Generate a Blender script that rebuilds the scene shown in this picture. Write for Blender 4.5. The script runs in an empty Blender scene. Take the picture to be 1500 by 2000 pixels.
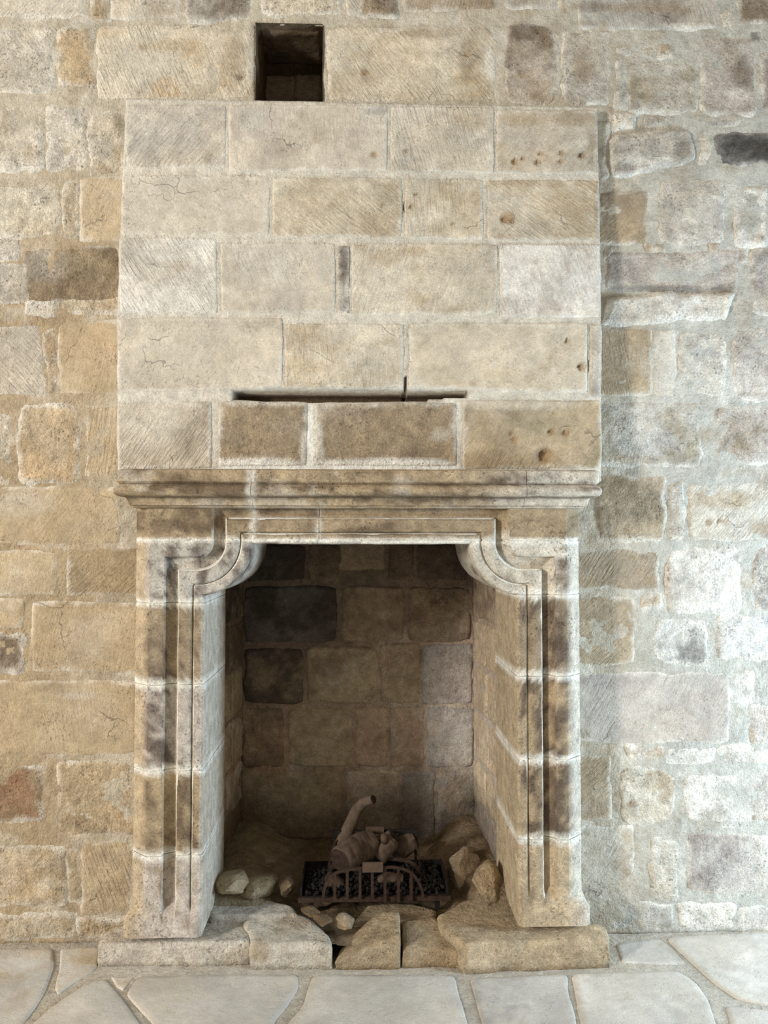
import bpy, bmesh, math, random
import numpy as np
from mathutils import Vector, Matrix, Euler

# ------------------------------------------------------------------ camera, world, lights
scene = bpy.context.scene
F = 1450.0                      # focal length in pixels of the 1500x2000 frame
D = 2.4                         # camera to wall plane (wall plane is Y = 0)
H = 1.27                        # eye height
VX, VY = 705.0, 1050.0          # vanishing point of the wall normal
cam_d = bpy.data.cameras.new('camera')
cam = bpy.data.objects.new('camera', cam_d)
scene.collection.objects.link(cam)
cam_d.sensor_fit = 'VERTICAL'
cam_d.sensor_height = 36.0
cam_d.sensor_width = 27.0
cam_d.lens = F / 2000.0 * 36.0
cam_d.clip_start = 0.05
cam.location = (0, -D, H)
YAW = math.atan((750 - VX) / F)
PITCH = math.atan((VY - 1000) / F)
cam.rotation_euler = (math.pi / 2 + PITCH, 0, -YAW)
scene.camera = cam

world = bpy.data.worlds.new('world')
scene.world = world
world.use_nodes = True
wbg = world.node_tree.nodes['Background']
wbg.inputs[0].default_value = (1.0, 0.905, 0.76, 1)
wbg.inputs[1].default_value = 0.34


def window_light(name, loc, aim, w, h, energy, col):
    ld = bpy.data.lights.new(name, 'AREA')
    ld.shape = 'RECTANGLE'
    ld.size = w
    ld.size_y = h
    ld.energy = energy
    ld.color = col
    o = bpy.data.objects.new(name, ld)
    o.location = loc
    o.rotation_euler = (Vector(aim) - Vector(loc)).to_track_quat('-Z', 'Y').to_euler()
    scene.collection.objects.link(o)
    return o


window_light('window_daylight_left', (-5.0, -4.15, 2.5), (0.2, 0, 1.2), 0.60, 1.5, 350, (1.0, 0.955, 0.90))
window_light('doorway_daylight_right', (2.75, -0.80, 0.85), (-0.3, -0.15, 0.8), 0.35, 1.3, 80, (0.62, 0.81, 1.0))

vs = scene.view_settings
vs.view_transform = 'Standard'
vs.look = 'None'
vs.gamma = 1.0
vs.use_curve_mapping = False
vs.exposure = 0.24

# ------------------------------------------------------------------ projection helpers
RM = Euler((math.pi / 2 + PITCH, 0, -YAW)).to_matrix()
CAMP = Vector((0, -D, H))


def ray(px, py):
    return RM @ Vector(((px - 750) / F, -(py - 1000) / F, -1.0))


def PY(px, py, Y=0.0):
    d = ray(px, py)
    return CAMP + d * ((Y - CAMP.y) / d.y)


def PZ(px, py, Z=0.0):
    d = ray(px, py)
    return CAMP + d * ((Z - CAMP.z) / d.z)


# ------------------------------------------------------------------ numpy noise
def _hash(ix, iy, iz):
    h = (ix * 374761393 + iy * 668265263 + iz * 2147483647 + 12345) & 0xFFFFFFFF
    h = ((h ^ (h >> 13)) * 1274126177) & 0xFFFFFFFF
    h = (h ^ (h >> 16)) & 0xFFFFFFFF
    return h.astype(np.float64) / 4294967295.0


def vnoise(p):
    i = np.floor(p).astype(np.int64)
    f = p - i
    f = f * f * (3 - 2 * f)
    r = 0
    for dx in (0, 1):
        wx = f[:, 0] if dx else 1 - f[:, 0]
        for dy in (0, 1):
            wy = f[:, 1] if dy else 1 - f[:, 1]
            for dz in (0, 1):
                wz = f[:, 2] if dz else 1 - f[:, 2]
                r = r + wx * wy * wz * _hash(i[:, 0] + dx, i[:, 1] + dy, i[:, 2] + dz)
    return r * 2 - 1


def fbm(p, scale, oct=4, seed=0.0, gain=0.5):
    q = np.asarray(p, dtype=np.float64) * scale + seed * 17.31 + 100.0
    a, s, t = 1.0, 0.0, 0.0
    for _ in range(oct):
        s = s + a * vnoise(q)
        t += a
        q = q * 2.03 + 7.7
        a *= gain
    return s / t


def sstep(a, b, x):
    t = np.clip((x - a) / (b - a), 0, 1)
    return t * t * (3 - 2 * t)


def lin(c):
    c = np.asarray(c, dtype=np.float64) / 255.0
    return np.where(c <= 0.04045, c / 12.92, ((c + 0.055) / 1.055) ** 2.4)


PAL = {k: lin(v) for k, v in dict(
    cream=(214, 201, 175), pale=(206, 195, 174), grey=(190, 182, 168), tan=(192, 169, 131),
    dtan=(176, 152, 114), brown=(160, 139, 108), dbrown=(112, 92, 68), pink=(192, 179, 164),
    white=(230, 223, 209), olive=(162, 147, 112), slate=(112, 108, 102), orange=(204, 174, 128),
    purple=(158, 143, 134), bluegrey=(150, 150, 150), black=(52, 47, 42), rust=(158, 112, 76),
    mortar=(200, 188, 163), mortarg=(190, 187, 173), mortart=(184, 161, 123), lime=(230, 224, 208), soot=(58, 54, 50),
    sootb=(92, 76, 58), umber=(90, 74, 62), floor=(203, 196, 182), limew=(246, 242, 230), earth=(120, 98, 68), ochre=(176, 140, 88),
    rose=(176, 146, 120)).items()}
for _k in PAL:
    _l = float(PAL[_k] @ np.array([.2126, .7152, .0722]))
    PAL[_k] = PAL[_k] * .80 + _l * .20


# ------------------------------------------------------------------ materials
def N(nt, t, **kw):
    n = nt.nodes.new(t)
    for k, v in kw.items():
        setattr(n, k, v)
    return n


def stone_material(name, tool=0.3, grain=1.0, pits=0.5, bump=1.0, fine=1.0, cracks=False):
    m = bpy.data.materials.new(name)
    m.use_nodes = True
    nt = m.node_tree
    L = nt.links.new
    b = nt.nodes['Principled BSDF']
    b.inputs['Roughness'].default_value = 0.92
    b.inputs['Specular IOR Level'].default_value = 0.12
    at = N(nt, 'ShaderNodeAttribute', attribute_name='Col')
    geo = N(nt, 'ShaderNodeNewGeometry')
    oi = N(nt, 'ShaderNodeObjectInfo')

    def noise(scale, detail, rough=0.6, vec=None):
        n = N(nt, 'ShaderNodeTexNoise')
        n.inputs['Scale'].default_value = scale
        n.inputs['Detail'].default_value = detail
        n.inputs['Roughness'].default_value = rough
        L(vec if vec else geo.outputs['Position'], n.inputs['Vector'])
        return n.outputs['Fac']

    def ramp(fac, a, b_, lo, hi):
        r = N(nt, 'ShaderNodeMapRange')
        r.inputs[1].default_value = a
        r.inputs[2].default_value = b_
        r.inputs[3].default_value = lo
        r.inputs[4].default_value = hi
        L(fac, r.inputs[0])
        return r.outputs[0]

    def math_(op, a, b_):
        n = N(nt, 'ShaderNodeMath', operation=op)
        for i, v in ((0, a), (1, b_)):
            if isinstance(v, (int, float)):
                n.inputs[i].default_value = v
            else:
                L(v, n.inputs[i])
        return n.outputs[0]

    n1 = ramp(noise(28, 9, 0.68), 0.25, 0.75, 1 - 0.34 * grain, 1 + 0.30 * grain)
    n2 = ramp(noise(210, 5, 0.75), 0.25, 0.75, 1 - 0.42 * grain, 1 + 0.38 * grain)
    pm = noise(110, 2, 0.5)
    pmask = ramp(noise(11, 3, 0.6), 0.46, 0.62, 0.0, 1.0)
    pit = math_('MULTIPLY', ramp(pm, 0.60, 0.68, 0.0, 1.0), pmask)
    pf = math_('SUBTRACT', 1.0, math_('MULTIPLY', pit, 0.38 * pits))
    f = math_('MULTIPLY', math_('MULTIPLY', n1, n2), pf)
    crk = 0.0
    if cracks:
        vo = N(nt, 'ShaderNodeTexVoronoi', feature='DISTANCE_TO_EDGE')
        vo.inputs['Scale'].default_value = 5.0
        wv = N(nt, 'ShaderNodeVectorMath', operation='ADD')
        nz = N(nt, 'ShaderNodeTexNoise')
        nz.inputs['Scale'].default_value = 14
        nz.inputs['Detail'].default_value = 5
        L(geo.outputs['Position'], nz.inputs['Vector'])
        ws = N(nt, 'ShaderNodeVectorMath', operation='SCALE')
        ws.inputs['Scale'].default_value = 0.09
        L(nz.outputs['Color'], ws.inputs[0])
        L(geo.outputs['Position'], wv.inputs[0])
        L(ws.outputs[0], wv.inputs[1])
        L(wv.outputs[0], vo.inputs['Vector'])
        crk = math_('MULTIPLY', ramp(vo.outputs['Distance'], 0.002, 0.006, 1.0, 0.0), ramp(noise(4.5, 2, 0.5), 0.58, 0.64, 0.0, 1.0))
        f = math_('MULTIPLY', f, math_('SUBTRACT', 1.0, math_('MULTIPLY', crk, 0.35)))
    # tooling strokes, direction differs from block to block
    ang = math_('ADD', math_('MULTIPLY', oi.outputs['Random'], 1.9), -0.95)
    vr = N(nt, 'ShaderNodeVectorRotate', rotation_type='AXIS_ANGLE')
    vr.inputs['Axis'].default_value = (0, 1, 0)
    L(geo.outputs['Position'], vr.inputs['Vector'])
    L(ang, vr.inputs['Angle'])
    mp = N(nt, 'ShaderNodeMapping')
    mp.inputs['Scale'].default_value = (130, 60, 18)
    L(vr.outputs[0], mp.inputs['Vector'])
    st = noise(1.0, 4, 0.55, mp.outputs[0])
    smask = ramp(noise(7, 3, 0.5), 0.38, 0.62, 0.15, 1.0)
    stv = math_('MULTIPLY', math_('SUBTRACT', st, 0.5), smask)
    f = math_('MULTIPLY', f, math_('ADD', 1.0, math_('MULTIPLY', stv, 0.5 * tool)))
    mix = N(nt, 'ShaderNodeVectorMath', operation='SCALE')
    L(at.outputs['Color'], mix.inputs[0])
    L(f, mix.inputs['Scale'])
    L(mix.outputs[0], b.inputs['Base Color'])
    hsum = math_('ADD', math_('MULTIPLY', noise(45, 8, 0.62), 1.0 * bump),
                 math_('MULTIPLY', noise(300, 3, 0.6), 0.28 * fine))
    hsum = math_('ADD', hsum, math_('MULTIPLY', stv, 1.4 * tool))
    hsum = math_('SUBTRACT', math_('SUBTRACT', hsum, math_('MULTIPLY', pit, 0.5 * pits)), math_('MULTIPLY', crk, 0.6))
    bp = N(nt, 'ShaderNodeBump')
    bp.inputs['Strength'].default_value = 0.8
    bp.inputs['Distance'].default_value = 0.011
    L(hsum, bp.inputs['Height'])
    L(bp.outputs[0], b.inputs['Normal'])
    return m


M_TOOL = stone_material('tooled_limestone', tool=1.0, grain=0.85, pits=0.5, bump=0.9, cracks=True)
M_ROUGH = stone_material('rough_limestone', tool=0.35, grain=1.2, pits=1.0, bump=1.6)
M_SMOOTH = stone_material('smooth_limestone', tool=0.35, grain=0.7, pits=0.5, bump=0.6, fine=0.9, cracks=True)
M_MORTAR = stone_material('lime_mortar', tool=0.2, grain=0.8, pits=0.5, bump=1.5)
M_CARVED = stone_material('carved_limestone', tool=0.0, grain=1.25, pits=0.9, bump=0.6)
M_SOOT = stone_material('sooted_stone', tool=0.3, grain=1.2, pits=0.5, bump=1.3)
M_FLAG = stone_material('flagstone_surface', tool=0.0, grain=0.35, pits=0.25, bump=0.35, fine=0.5)
MATS = dict(t=M_TOOL, r=M_ROUGH, s=M_SMOOTH, m=M_MORTAR, c=M_CARVED, k=M_SOOT, f=M_FLAG)


def simple_mat(name, c, rough=0.7, metal=0.0, nscale=40, namp=0.3, bump=0.3):
    m = bpy.data.materials.new(name)
    m.use_nodes = True
    nt = m.node_tree
    b = nt.nodes['Principled BSDF']
    b.inputs['Roughness'].default_value = rough
    b.inputs['Metallic'].default_value = metal
    b.inputs['Specular IOR Level'].default_value = 0.25
    geo = N(nt, 'ShaderNodeNewGeometry')
    no = N(nt, 'ShaderNodeTexNoise')
    no.inputs['Scale'].default_value = nscale
    no.inputs['Detail'].default_value = 6
    nt.links.new(geo.outputs['Position'], no.inputs['Vector'])
    cr = N(nt, 'ShaderNodeValToRGB')
    c = lin(c)
    cr.color_ramp.elements[0].position = 0.3
    cr.color_ramp.elements[1].position = 0.7
    cr.color_ramp.elements[0].color = (*np.clip(c * (1 - namp), 0, 1), 1)
    cr.color_ramp.elements[1].color = (*np.clip(c * (1 + namp), 0, 1), 1)
    nt.links.new(no.outputs['Fac'], cr.inputs[0])
    nt.links.new(cr.outputs[0], b.inputs['Base Color'])
    bp = N(nt, 'ShaderNodeBump')
    bp.inputs['Strength'].default_value = bump
    bp.inputs['Distance'].default_value = 0.004
    nt.links.new(no.outputs['Fac'], bp.inputs['Height'])
    nt.links.new(bp.outputs[0], b.inputs['Normal'])
    return m


M_IRON = simple_mat('rusted_iron', (62, 48, 39), 0.75, 0.3, 60, 0.45)
M_IRON2 = simple_mat('blackened_iron', (34, 29, 26), 0.8, 0.2, 60, 0.4)
M_COAL = simple_mat('black_embers', (30, 27, 25), 0.9, 0, 90, 0.5)
M_PLATE = simple_mat('rust_plate', (84, 69, 56), 0.7, 0.1, 80, 0.2)
M_LOG = simple_mat('ceramic_log_surface', (86, 72, 60), 0.85, 0, 45, 0.32, 0.6)
M_CHAR = simple_mat('charred_log_end', (48, 36, 29), 0.9, 0, 70, 0.5, 0.6)

# ------------------------------------------------------------------ object helpers
COLL = scene.collection


def make_obj(name, verts, faces, mat, parent=None, cols=None, smooth=True, recentre=True):
    verts = np.asarray(verts, dtype=np.float64)
    c = (verts.min(0) + verts.max(0)) / 2 if recentre else np.zeros(3)
    me = bpy.data.meshes.new(name)
    me.from_pydata((verts - c).tolist(), [], faces)
    me.materials.append(mat)
    if smooth:
        me.polygons.foreach_set('use_smooth', [True] * len(me.polygons))
    if cols is not None:
        ca = me.color_attributes.new('Col', 'FLOAT_COLOR', 'POINT')
        a = np.ones((len(verts), 4))
        a[:, :3] = np.clip(cols, 0.004, 0.9)
        ca.data.foreach_set('color', a.ravel())
    me.update()
    o = bpy.data.objects.new(name, me)
    COLL.objects.link(o)
    if parent is not None:
        pl = PLOC.get(parent.name, Vector((0, 0, 0)))
        o.parent = parent
        o.location = Vector(c) - pl
        PLOC[o.name] = Vector(c)
    else:
        o.location = c
        PLOC[o.name] = Vector(c)
    return o


PLOC = {}


def empty(name, loc):
    o = bpy.data.objects.new(name, None)
    COLL.objects.link(o)
    o.location = loc
    o.empty_display_size = 0.1
    PLOC[o.name] = Vector(loc)
    return o


def tag(o, label=None, cat=None, group=None, kind=None):
    for k, v in (('label', label), ('category', cat), ('group', group), ('kind', kind)):
        if v:
            o[k] = v
    return o


def grid_faces(nu, nv, off=0, flip=False):
    f = []
    for j in range(nv - 1):
        for i in range(nu - 1):
            a = off + j * nu + i
            q = (a, a + 1, a + 1 + nu, a + nu)
            f.append(q[::-1] if flip else q)
    return f


SEED = [0]


def limewash(P, col):
    """old limewash and grime that run over stones and joints alike"""
    g = .35 + .35 * sstep(.6, 1.0, P[:, 0])
    m = (sstep(.02, .42, fbm(P, 4.5, 6, 777, .65)) * .5 * g)[:, None]
    col = col * (1 - m) + PAL['lime'] * .96 * m
    m = (sstep(.12, .5, fbm(P, 5.5, 6, 555, .65)) * .42)[:, None]
    return col * (1 - m) + PAL['brown'] * m


def colour_field(P, base, seed, c2=None, a=0.0, edge=None, e=0.0, ec=None, stains=(), var=0.16, wash=False):
    """base colour + patches of c2 + lime smears along the rim + local stains"""
    n = fbm(P, 9, 4, seed)
    col = np.outer(1 + var * n * 1.6, base)
    warm = fbm(P, 5, 3, seed + 3.3)
    col *= 1 + np.outer(warm, [0.05, 0.0, -0.07])
    if c2 is not None and a > 0:
        m = (sstep(0.12 - a * 0.6, 0.62 - a * 0.5, fbm(P, 8, 5, seed + 9, 0.65) + .18 * fbm(P, 45, 3, seed + 2)) * .72)[:, None]
        col = col * (1 - m) + c2 * m * (1 + 0.3 * n[:, None])
    for (sx, sy, rx, ry, sc, sa) in stains:
        q = ((P[:, 0] - sx) / rx) ** 2 + ((P[:, 2] - sy) / ry) ** 2
        m = (sstep(1.5, 0.1, q + 0.75 * fbm(P, 22, 5, seed + 21, .65)) * sa * .85)[:, None]
        col = col * (1 - m) + sc * m
    if wash:
        col = limewash(P, col)
    if edge is not None and e > 0:
        w = 0.006 + 0.03 * e
        m = (sstep(w, w * 0.15, edge + 0.02 * fbm(P, 26, 4, seed + 5)) * min(1, 0.35 + 0.55 * e))[:, None]
        col = col * (1 - m) + (PAL['lime'] if ec is None else ec) * m
    return col


def block(name, corners, normal, mat, parent, base, c2=None, a=0.0, e=0.25, ec=None, k=0.12, rough=0.0022,
          proud=0.003, bev=0.010, wob=0.004, res=0.009, depth=0.05, drop=0.014, stains=(), pits=(), slant=0.0, lumps=0.0, blend=0.0):
    """one wall stone: uneven face over a rounded quad, rim sunk behind the mortar, closed at the back"""
    SEED[0] += 1
    seed = SEED[0] * 1.37
    TL, TR, BR, BL = [np.array(c, dtype=float) for c in corners]
    nrm = np.array(normal, dtype=float)
    nrm /= np.linalg.norm(nrm)
    gx_ = (TR - TL) / np.linalg.norm(TR - TL) * (.45 * bev + .0005)
    gy_ = (BL - TL) / np.linalg.norm(BL - TL) * (.45 * bev + .0005)
    TL, TR, BR, BL = TL - gx_ - gy_, TR + gx_ - gy_, BR + gx_ + gy_, BL - gx_ + gy_
    w = (np.linalg.norm(TR - TL) + np.linalg.norm(BR - BL)) / 2
    h = (np.linalg.norm(BL - TL) + np.linalg.norm(BR - TR)) / 2
    nu = max(6, min(70, int(w / res) + 1))
    nv = max(6, min(60, int(h / res) + 1))
    # denser at the rims
    def dist(n):
        t = np.linspace(-1, 1, n)
        return t * (1.12 - 0.12 * t * t)
    U, V = np.meshgrid(dist(nu), dist(nv))
    u, v = U.ravel(), V.ravel()
    asp = min(w, h)
    ku, kv = k * asp / w, k * asp / h
    us = u * np.sqrt(np.clip(1 - ku * v ** 6, 0, 1))
    vs_ = v * np.sqrt(np.clip(1 - kv * u ** 6, 0, 1))
    s = (us + 1) / 2
    t = (vs_ + 1) / 2
    P = (np.outer((1 - s) * (1 - t), TL) + np.outer(s * (1 - t), TR) + np.outer(s * t, BR) + np.outer((1 - s) * t, BL))
    ax = (TR - TL) / max(1e-6, np.linalg.norm(TR - TL))
    ay = (BL - TL) / max(1e-6, np.linalg.norm(BL - TL))
    e_in = np.minimum((1 - np.abs(u)) * w / 2, (1 - np.abs(v)) * h / 2)
    wf = wob * sstep(0.06, 0.0, e_in)
    P0 = P.copy()
    P = P + np.outer(wf * 1.6 * fbm(P0, 14, 4, seed), ax) + np.outer(wf * 1.6 * fbm(P0, 14, 4, seed + 40), ay)
    out = proud - (drop + proud) * (1 - sstep(-0.15 * bev, bev, e_in + 0.25 * bev * fbm(P0, 30, 2, seed + 2)))
    out = out + rough * 1.7 * fbm(P0, 16, 5, seed + 11, 0.6)
    if lumps:
        out = out + lumps * 2.2 * fbm(P0, 9, 3, seed + 15) * sstep(0, 0.03, e_in)
        out = out + lumps * 1.0 * np.abs(fbm(P0, 22, 3, seed + 19))
    out = out + slant * v * 0.5
    tint = []
    for (qx, qz, r, dp) in pits:
        d2 = np.hypot(P[:, 0] - qx, P[:, 2] - qz)
        out = out - dp * sstep(r, r * 0.35, d2 + 0.25 * r * fbm(P0, 60, 2, seed))
        tint.append((qx, qz, r * 1.0, r * 1.0, PAL['ochre'] * 0.8, 0.8))
    col = colour_field(P, base, seed, c2, a, e_in, e, ec, list(stains) + tint, wash=(blend == 0 and abs(nrm[1]) > .9))
    if blend:
        dark_ = float(base.mean()) < .06
        col = col * (.95 if dark_ else 1.3)
        blend = .25 if dark_ else blend
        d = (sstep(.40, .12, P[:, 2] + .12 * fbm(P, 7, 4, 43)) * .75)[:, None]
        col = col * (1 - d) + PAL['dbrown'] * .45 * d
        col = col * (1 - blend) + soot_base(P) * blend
    P = P + np.outer(out, nrm)
    faces = grid_faces(nu, nv, 0, True)
    # closed back
    ring = ([i for i in range(nu)] + [j * nu + nu - 1 for j in range(1, nv)] +
            [(nv - 1) * nu + i for i in range(nu - 2, -1, -1)] + [j * nu for j in range(nv - 2, 0, -1)])
    n0 = len(P)
    back = P[ring] - np.outer(np.full(len(ring), depth), nrm)
    P = np.vstack([P, back])
    col = np.vstack([col, col[ring]])
    m = len(ring)
    for i in range(m):
        j = (i + 1) % m
        faces.append((ring[i], ring[j], n0 + j, n0 + i))
    faces.append(tuple(n0 + i for i in range(m))[::-1])
    # orientation check
    fa = faces[len(faces) // 3]
    a_, b_, c_ = P[fa[0]], P[fa[1]], P[fa[2]]
    f0 = faces[(nv // 2) * (nu - 1) + nu // 2]
    if np.dot(np.cross(P[f0[1]] - P[f0[0]], P[f0[2]] - P[f0[1]]), nrm) < 0:
        faces = [f[::-1] for f in faces]
    return make_obj(name, P, faces, mat, parent, col)


def quad_px(q):
    if len(q) == 4:
        x0, y0, x1, y1 = q
        return [(x0, y0), (x1, y0), (x1, y1), (x0, y1)]
    return [(q[0], q[1]), (q[2], q[3]), (q[4], q[5]), (q[6], q[7])]


def sheet(name, xs, zs, yfun, keep, mat, parent, colfun, backY, rim='out'):
    """displaced mortar surface over an X,Z grid; its rim is carried back to backY"""
    X, Z = np.meshgrid(xs, zs)
    nu, nv = len(xs), len(zs)
    x, z = X.ravel(), Z.ravel()
    P = np.stack([x, np.zeros_like(x), z], 1)
    P[:, 1] = yfun(P)
    cx = (X[:-1, :-1] + X[1:, 1:]) / 2
    cz = (Z[:-1, :-1] + Z[1:, 1:]) / 2
    K = keep(cx, cz)
    faces = []
    for j in range(nv - 1):
        for i in range(nu - 1):
            if K[j, i]:
                a = j * nu + i
                faces.append((a, a + 1, a + 1 + nu, a + nu))
    used = np.unique(np.array(faces).ravel())
    remap = -np.ones(len(P), dtype=int)
    remap[used] = np.arange(len(used))
    P = P[used]
    faces = [tuple(remap[list(f)]) for f in faces]
    edges = {}
    for f in faces:
        for i in range(4):
            e = (f[i], f[(i + 1) % 4])
            if (e[1], e[0]) in edges:
                del edges[(e[1], e[0])]
            else:
                edges[e] = 1
    col = colfun(P)
    bid = {}
    ext, extc = [], []
    n0 = len(P)
    for (a, b) in edges:
        for q in (a, b):
            if q not in bid:
                bid[q] = n0 + len(ext)
                by = backY(P[q]) if callable(backY) else backY
                ext.append((P[q][0], by, P[q][2]))
                extc.append(col[q])
    for (a, b) in edges:
        faces.append((b, a, bid[a], bid[b]))
    P = np.vstack([P, np.array(ext)])
    col = np.vstack([col, np.array(extc)])
    return make_obj(name, P, [tuple(int(i) for i in f) for f in faces], mat, parent, col)


# ------------------------------------------------------------------ key dimensions
FR = -0.15                                   # front plane of the moulded surround
ZB_TOP = PY(700, 200, -0.03).z
ZB_BOT = PY(700, 920, -0.12).z


def breast_p(z):
    t = np.clip((ZB_TOP - z) / (ZB_TOP - ZB_BOT), 0, 1.1)
    return 0.028 + 0.092 * t


def PB(px, py):
    Y = -0.08
    for _ in range(4):
        p = PY(px, py, Y)
        Y = -float(breast_p(p.z))
    return PY(px, py, Y)


# ------------------------------------------------------------------ back wall
HX0, HX1 = PY(499, 100, 0).x, PY(630, 100, 0).x
HZ0, HZ1 = PY(560, 202, 0).z, PY(560, 47, 0).z
FBX0, FBX1 = PY(330, 1400, 0).x, PY(1065, 1400, 0).x
FBZ1 = PY(700, 985, 0).z
BX0, BX1 = PB(236, 500).x, PB(1171, 500).x


def push_pits(P, lst):
    o = np.zeros(len(P))
    for (x, z, r) in lst:
        o += .03 * (np.hypot(P[:, 0] - x, P[:, 2] - z) < r + .014)
    return o


WPITS = [(PY(x, y).x, PY(x, y).z, r * D / F) for (x, y, r) in ((713, 142, 8), (911, 107, 6), (1382, 1019, 8), (1405, 1016, 6), (1417, 1021, 5), (1232, 1570, 8))]


def wall_y(P):
    return push_pits(P, WPITS) + -0.0034 * 1.8 * fbm(P, 14, 6, 3.0, 0.65) - 0.004 * fbm(P, 3.2, 2, 8.0) + 0.001


def wall_keep(cx, cz):
    hole = (cx > HX0) & (cx < HX1) & (cz > HZ0) & (cz < HZ1)
    fb = (cx > FBX0) & (cx < FBX1) & (cz < FBZ1)
    br = (cx > BX0 + 0.06) & (cx < BX1 - 0.06) & (cz >= FBZ1) & (cz < ZB_TOP - 0.06)
    return ~(hole | fb | br)


def wall_col(P):
    n = fbm(P, 8, 4, 5.5)
    g = sstep(0.45, 1.1, P[:, 0])[:, None]
    base = PAL['mortar'] * (1 - g) + PAL['mortarg'] * g
    t = (sstep(-.70, -.95, P[:, 0] + .15 * fbm(P, 3, 3, 2)) * sstep(2.75, 2.1, P[:, 2]) + sstep(1.05, .75, P[:, 0]) * sstep(.7, .8, P[:, 0]) * .4)[:, None]
    base = base * (1 - t) + PAL['mortart'] * t  # tan beside the breast puts the warm shade there into the mortar colour
    col = base * (1 + 0.16 * n[:, None])
    m = (sstep(0.1, 0.4, fbm(P, 15, 4, 6.6)) * 0.4)[:, None]
    col = col * (1 - m) + PAL['lime'] * m
    m = (sstep(0.2, 0.5, fbm(P, 11, 4, 16.6)) * 0.45)[:, None]
    col = col * (1 - m) + PAL['dtan'] * m
    return limewash(P, col)


def axis_with(lo, hi, step, marks):
    pts = list(np.arange(lo, hi + step, step))
    for mk in marks:
        i = int(np.argmin([abs(p - mk) for p in pts]))
        pts[i] = mk
    return np.array(sorted(pts))


WX0, WX1, WZ1 = -1.9, 2.05, 3.55
xs = axis_with(WX0, WX1, 0.010, [HX0, HX1, FBX0, FBX1])
zs = axis_with(0.0, WZ1, 0.010, [HZ0, HZ1, FBZ1])
wall = sheet('wall_back', xs, zs, wall_y, wall_keep, M_MORTAR, None, wall_col,
             lambda p: 0.85 if (p[0] < WX0 + .05 or p[0] > WX1 - .05 or p[2] > WZ1 - .05) else (0.008 if (HX0 - .01 < p[0] < HX1 + .01 and p[2] > HZ0 - .02) else 0.03))
tag(wall, 'coursed pale limestone back wall around the chimney breast', kind='structure')

NW = (0, -1, 0)


def st_px(lst, proj):
    r = []
    for (sx, sy, rx, ry, c, a) in lst:
        p = proj(sx, sy)
        s = D / F
        r.append((p.x, p.z, rx * s, ry * s, PAL[c], a))
    return r


def wall_stone(q, base, c2=None, a=0.0, m='t', st=(), pits=(), **kw):
    cs = [PY(x, y, 0) for (x, y) in quad_px(q)]
    kw.setdefault('proud', 0.0025)
    mm = kw.pop('mm', 0)
    mc = PAL['mortart'] if q[0] < 260 and q[1] > 400 else PAL['mortarg'] if q[0] > 1100 else PAL['mortar']
    return block('stone', cs, NW, MATS[m], wall, PAL[base] * (1 - mm) + mc * mm, PAL[c2] if c2 else None, a,
                 stains=st_px(st, PY), pits=[(PY(x, y, 0).x, PY(x, y, 0).z, r * D / F, dp) for (x, y, r, dp) in pits], **kw)


R = dict(m='r', rough=0.0035, wob=0.009, k=0.18, e=0.7, bev=0.022, lumps=0.003, drop=.007, mm=.2)      # rubble-like stones
T = dict(m='t', rough=0.0022, wob=0.004, k=0.08, e=0.45, bev=.014, drop=.007, mm=.15)                            # dressed blocks
S = dict(m='s', rough=0.0018, wob=0.004, k=0.08, e=0.35, bev=.014, drop=.007, mm=.15)                            # smooth blocks
WS = wall_stone
# top course
WS((-60, -60, 168, 34), 'pale', 'cream', .3, **T)
WS((178, -60, 214, 40), 'dtan', 'brown', .3, **R)
WS((216, -60, 352, 36), 'pale', 'brown', .35, **T)
WS((362, -60, 492, 42), 'grey', 'dbrown', .35, st=[(470, 10, 40, 25, 'dbrown', .6)], **R)
WS((508, -60, 668, 31), 'cream', 'white', .3, **R)
WS((676, -60, 702, 30), 'pale', None, 0, **T)
WS((706, -60, 780, 33), 'brown', 'dbrown', .4, st=[(755, 5, 30, 30, 'dbrown', .7)], **R)
WS((788, -60, 972, 22), 'brown', 'white', .25, **T)
WS((985, -60, 1088, 18), 'grey', 'white', .2, **T)
WS((1090, -40, 1110, 28), 'dtan', None, 0, **R)
WS((1128, -60, 1404, 58), 'grey', 'dbrown', .25, st=[(1150, 14, 40, 12, 'dbrown', .7), (1340, 52, 60, 8, 'white', .8), (1270, 18, 100, 10, 'brown', .6)], **T)
WS((1408, 18, 1430, 56), 'cream', None, 0, **R)
WS((1440, -60, 1580, 50), 'brown', 'dbrown', .3, st=[(1470, 20, 50, 30, 'dbrown', .6)], **R)
# course with the square hole
WS((-60, 52, 106, 184), 'pale', 'white', .35, **R)
WS((112, 56, 184, 166), 'tan', 'orange', .45, st=[(150, 115, 22, 35, 'orange', .8), (175, 62, 12, 15, 'brown', .8)], **R)
WS((190, 50, 491, 192), 'cream', 'orange', .22, st=[(455, 120, 28, 60, 'dtan', .7), (468, 152, 10, 10, 'dbrown', .8), (280, 92, 12, 8, 'dtan', .8), (340, 90, 60, 12, 'tan', .8)], **T)
WS((639, 52, 966, 196), 'cream', 'tan', .45, st=[(920, 110, 28, 35, 'brown', .9), (915, 155, 28, 16, 'dtan', .8), (830, 66, 60, 12, 'brown', .7), (955, 125, 10, 40, 'lime', .8)],
   pits=[(713, 142, 8, .008), (911, 107, 6, .008)], **T)
WS((986, 46, 1086, 205), 'pink', 'brown', .4, st=[(1025, 62, 45, 22, 'dbrown', .85), (1072, 75, 20, 30, 'dbrown', .8), (1050, 175, 30, 25, 'dtan', .7)], **dict(R, k=.5))
WS((1098, 60, 1190, 207), 'grey', 'brown', .35, st=[(1140, 130, 25, 45, 'brown', .8), (1170, 170, 20, 20, 'grey', .8)], **R)
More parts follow.
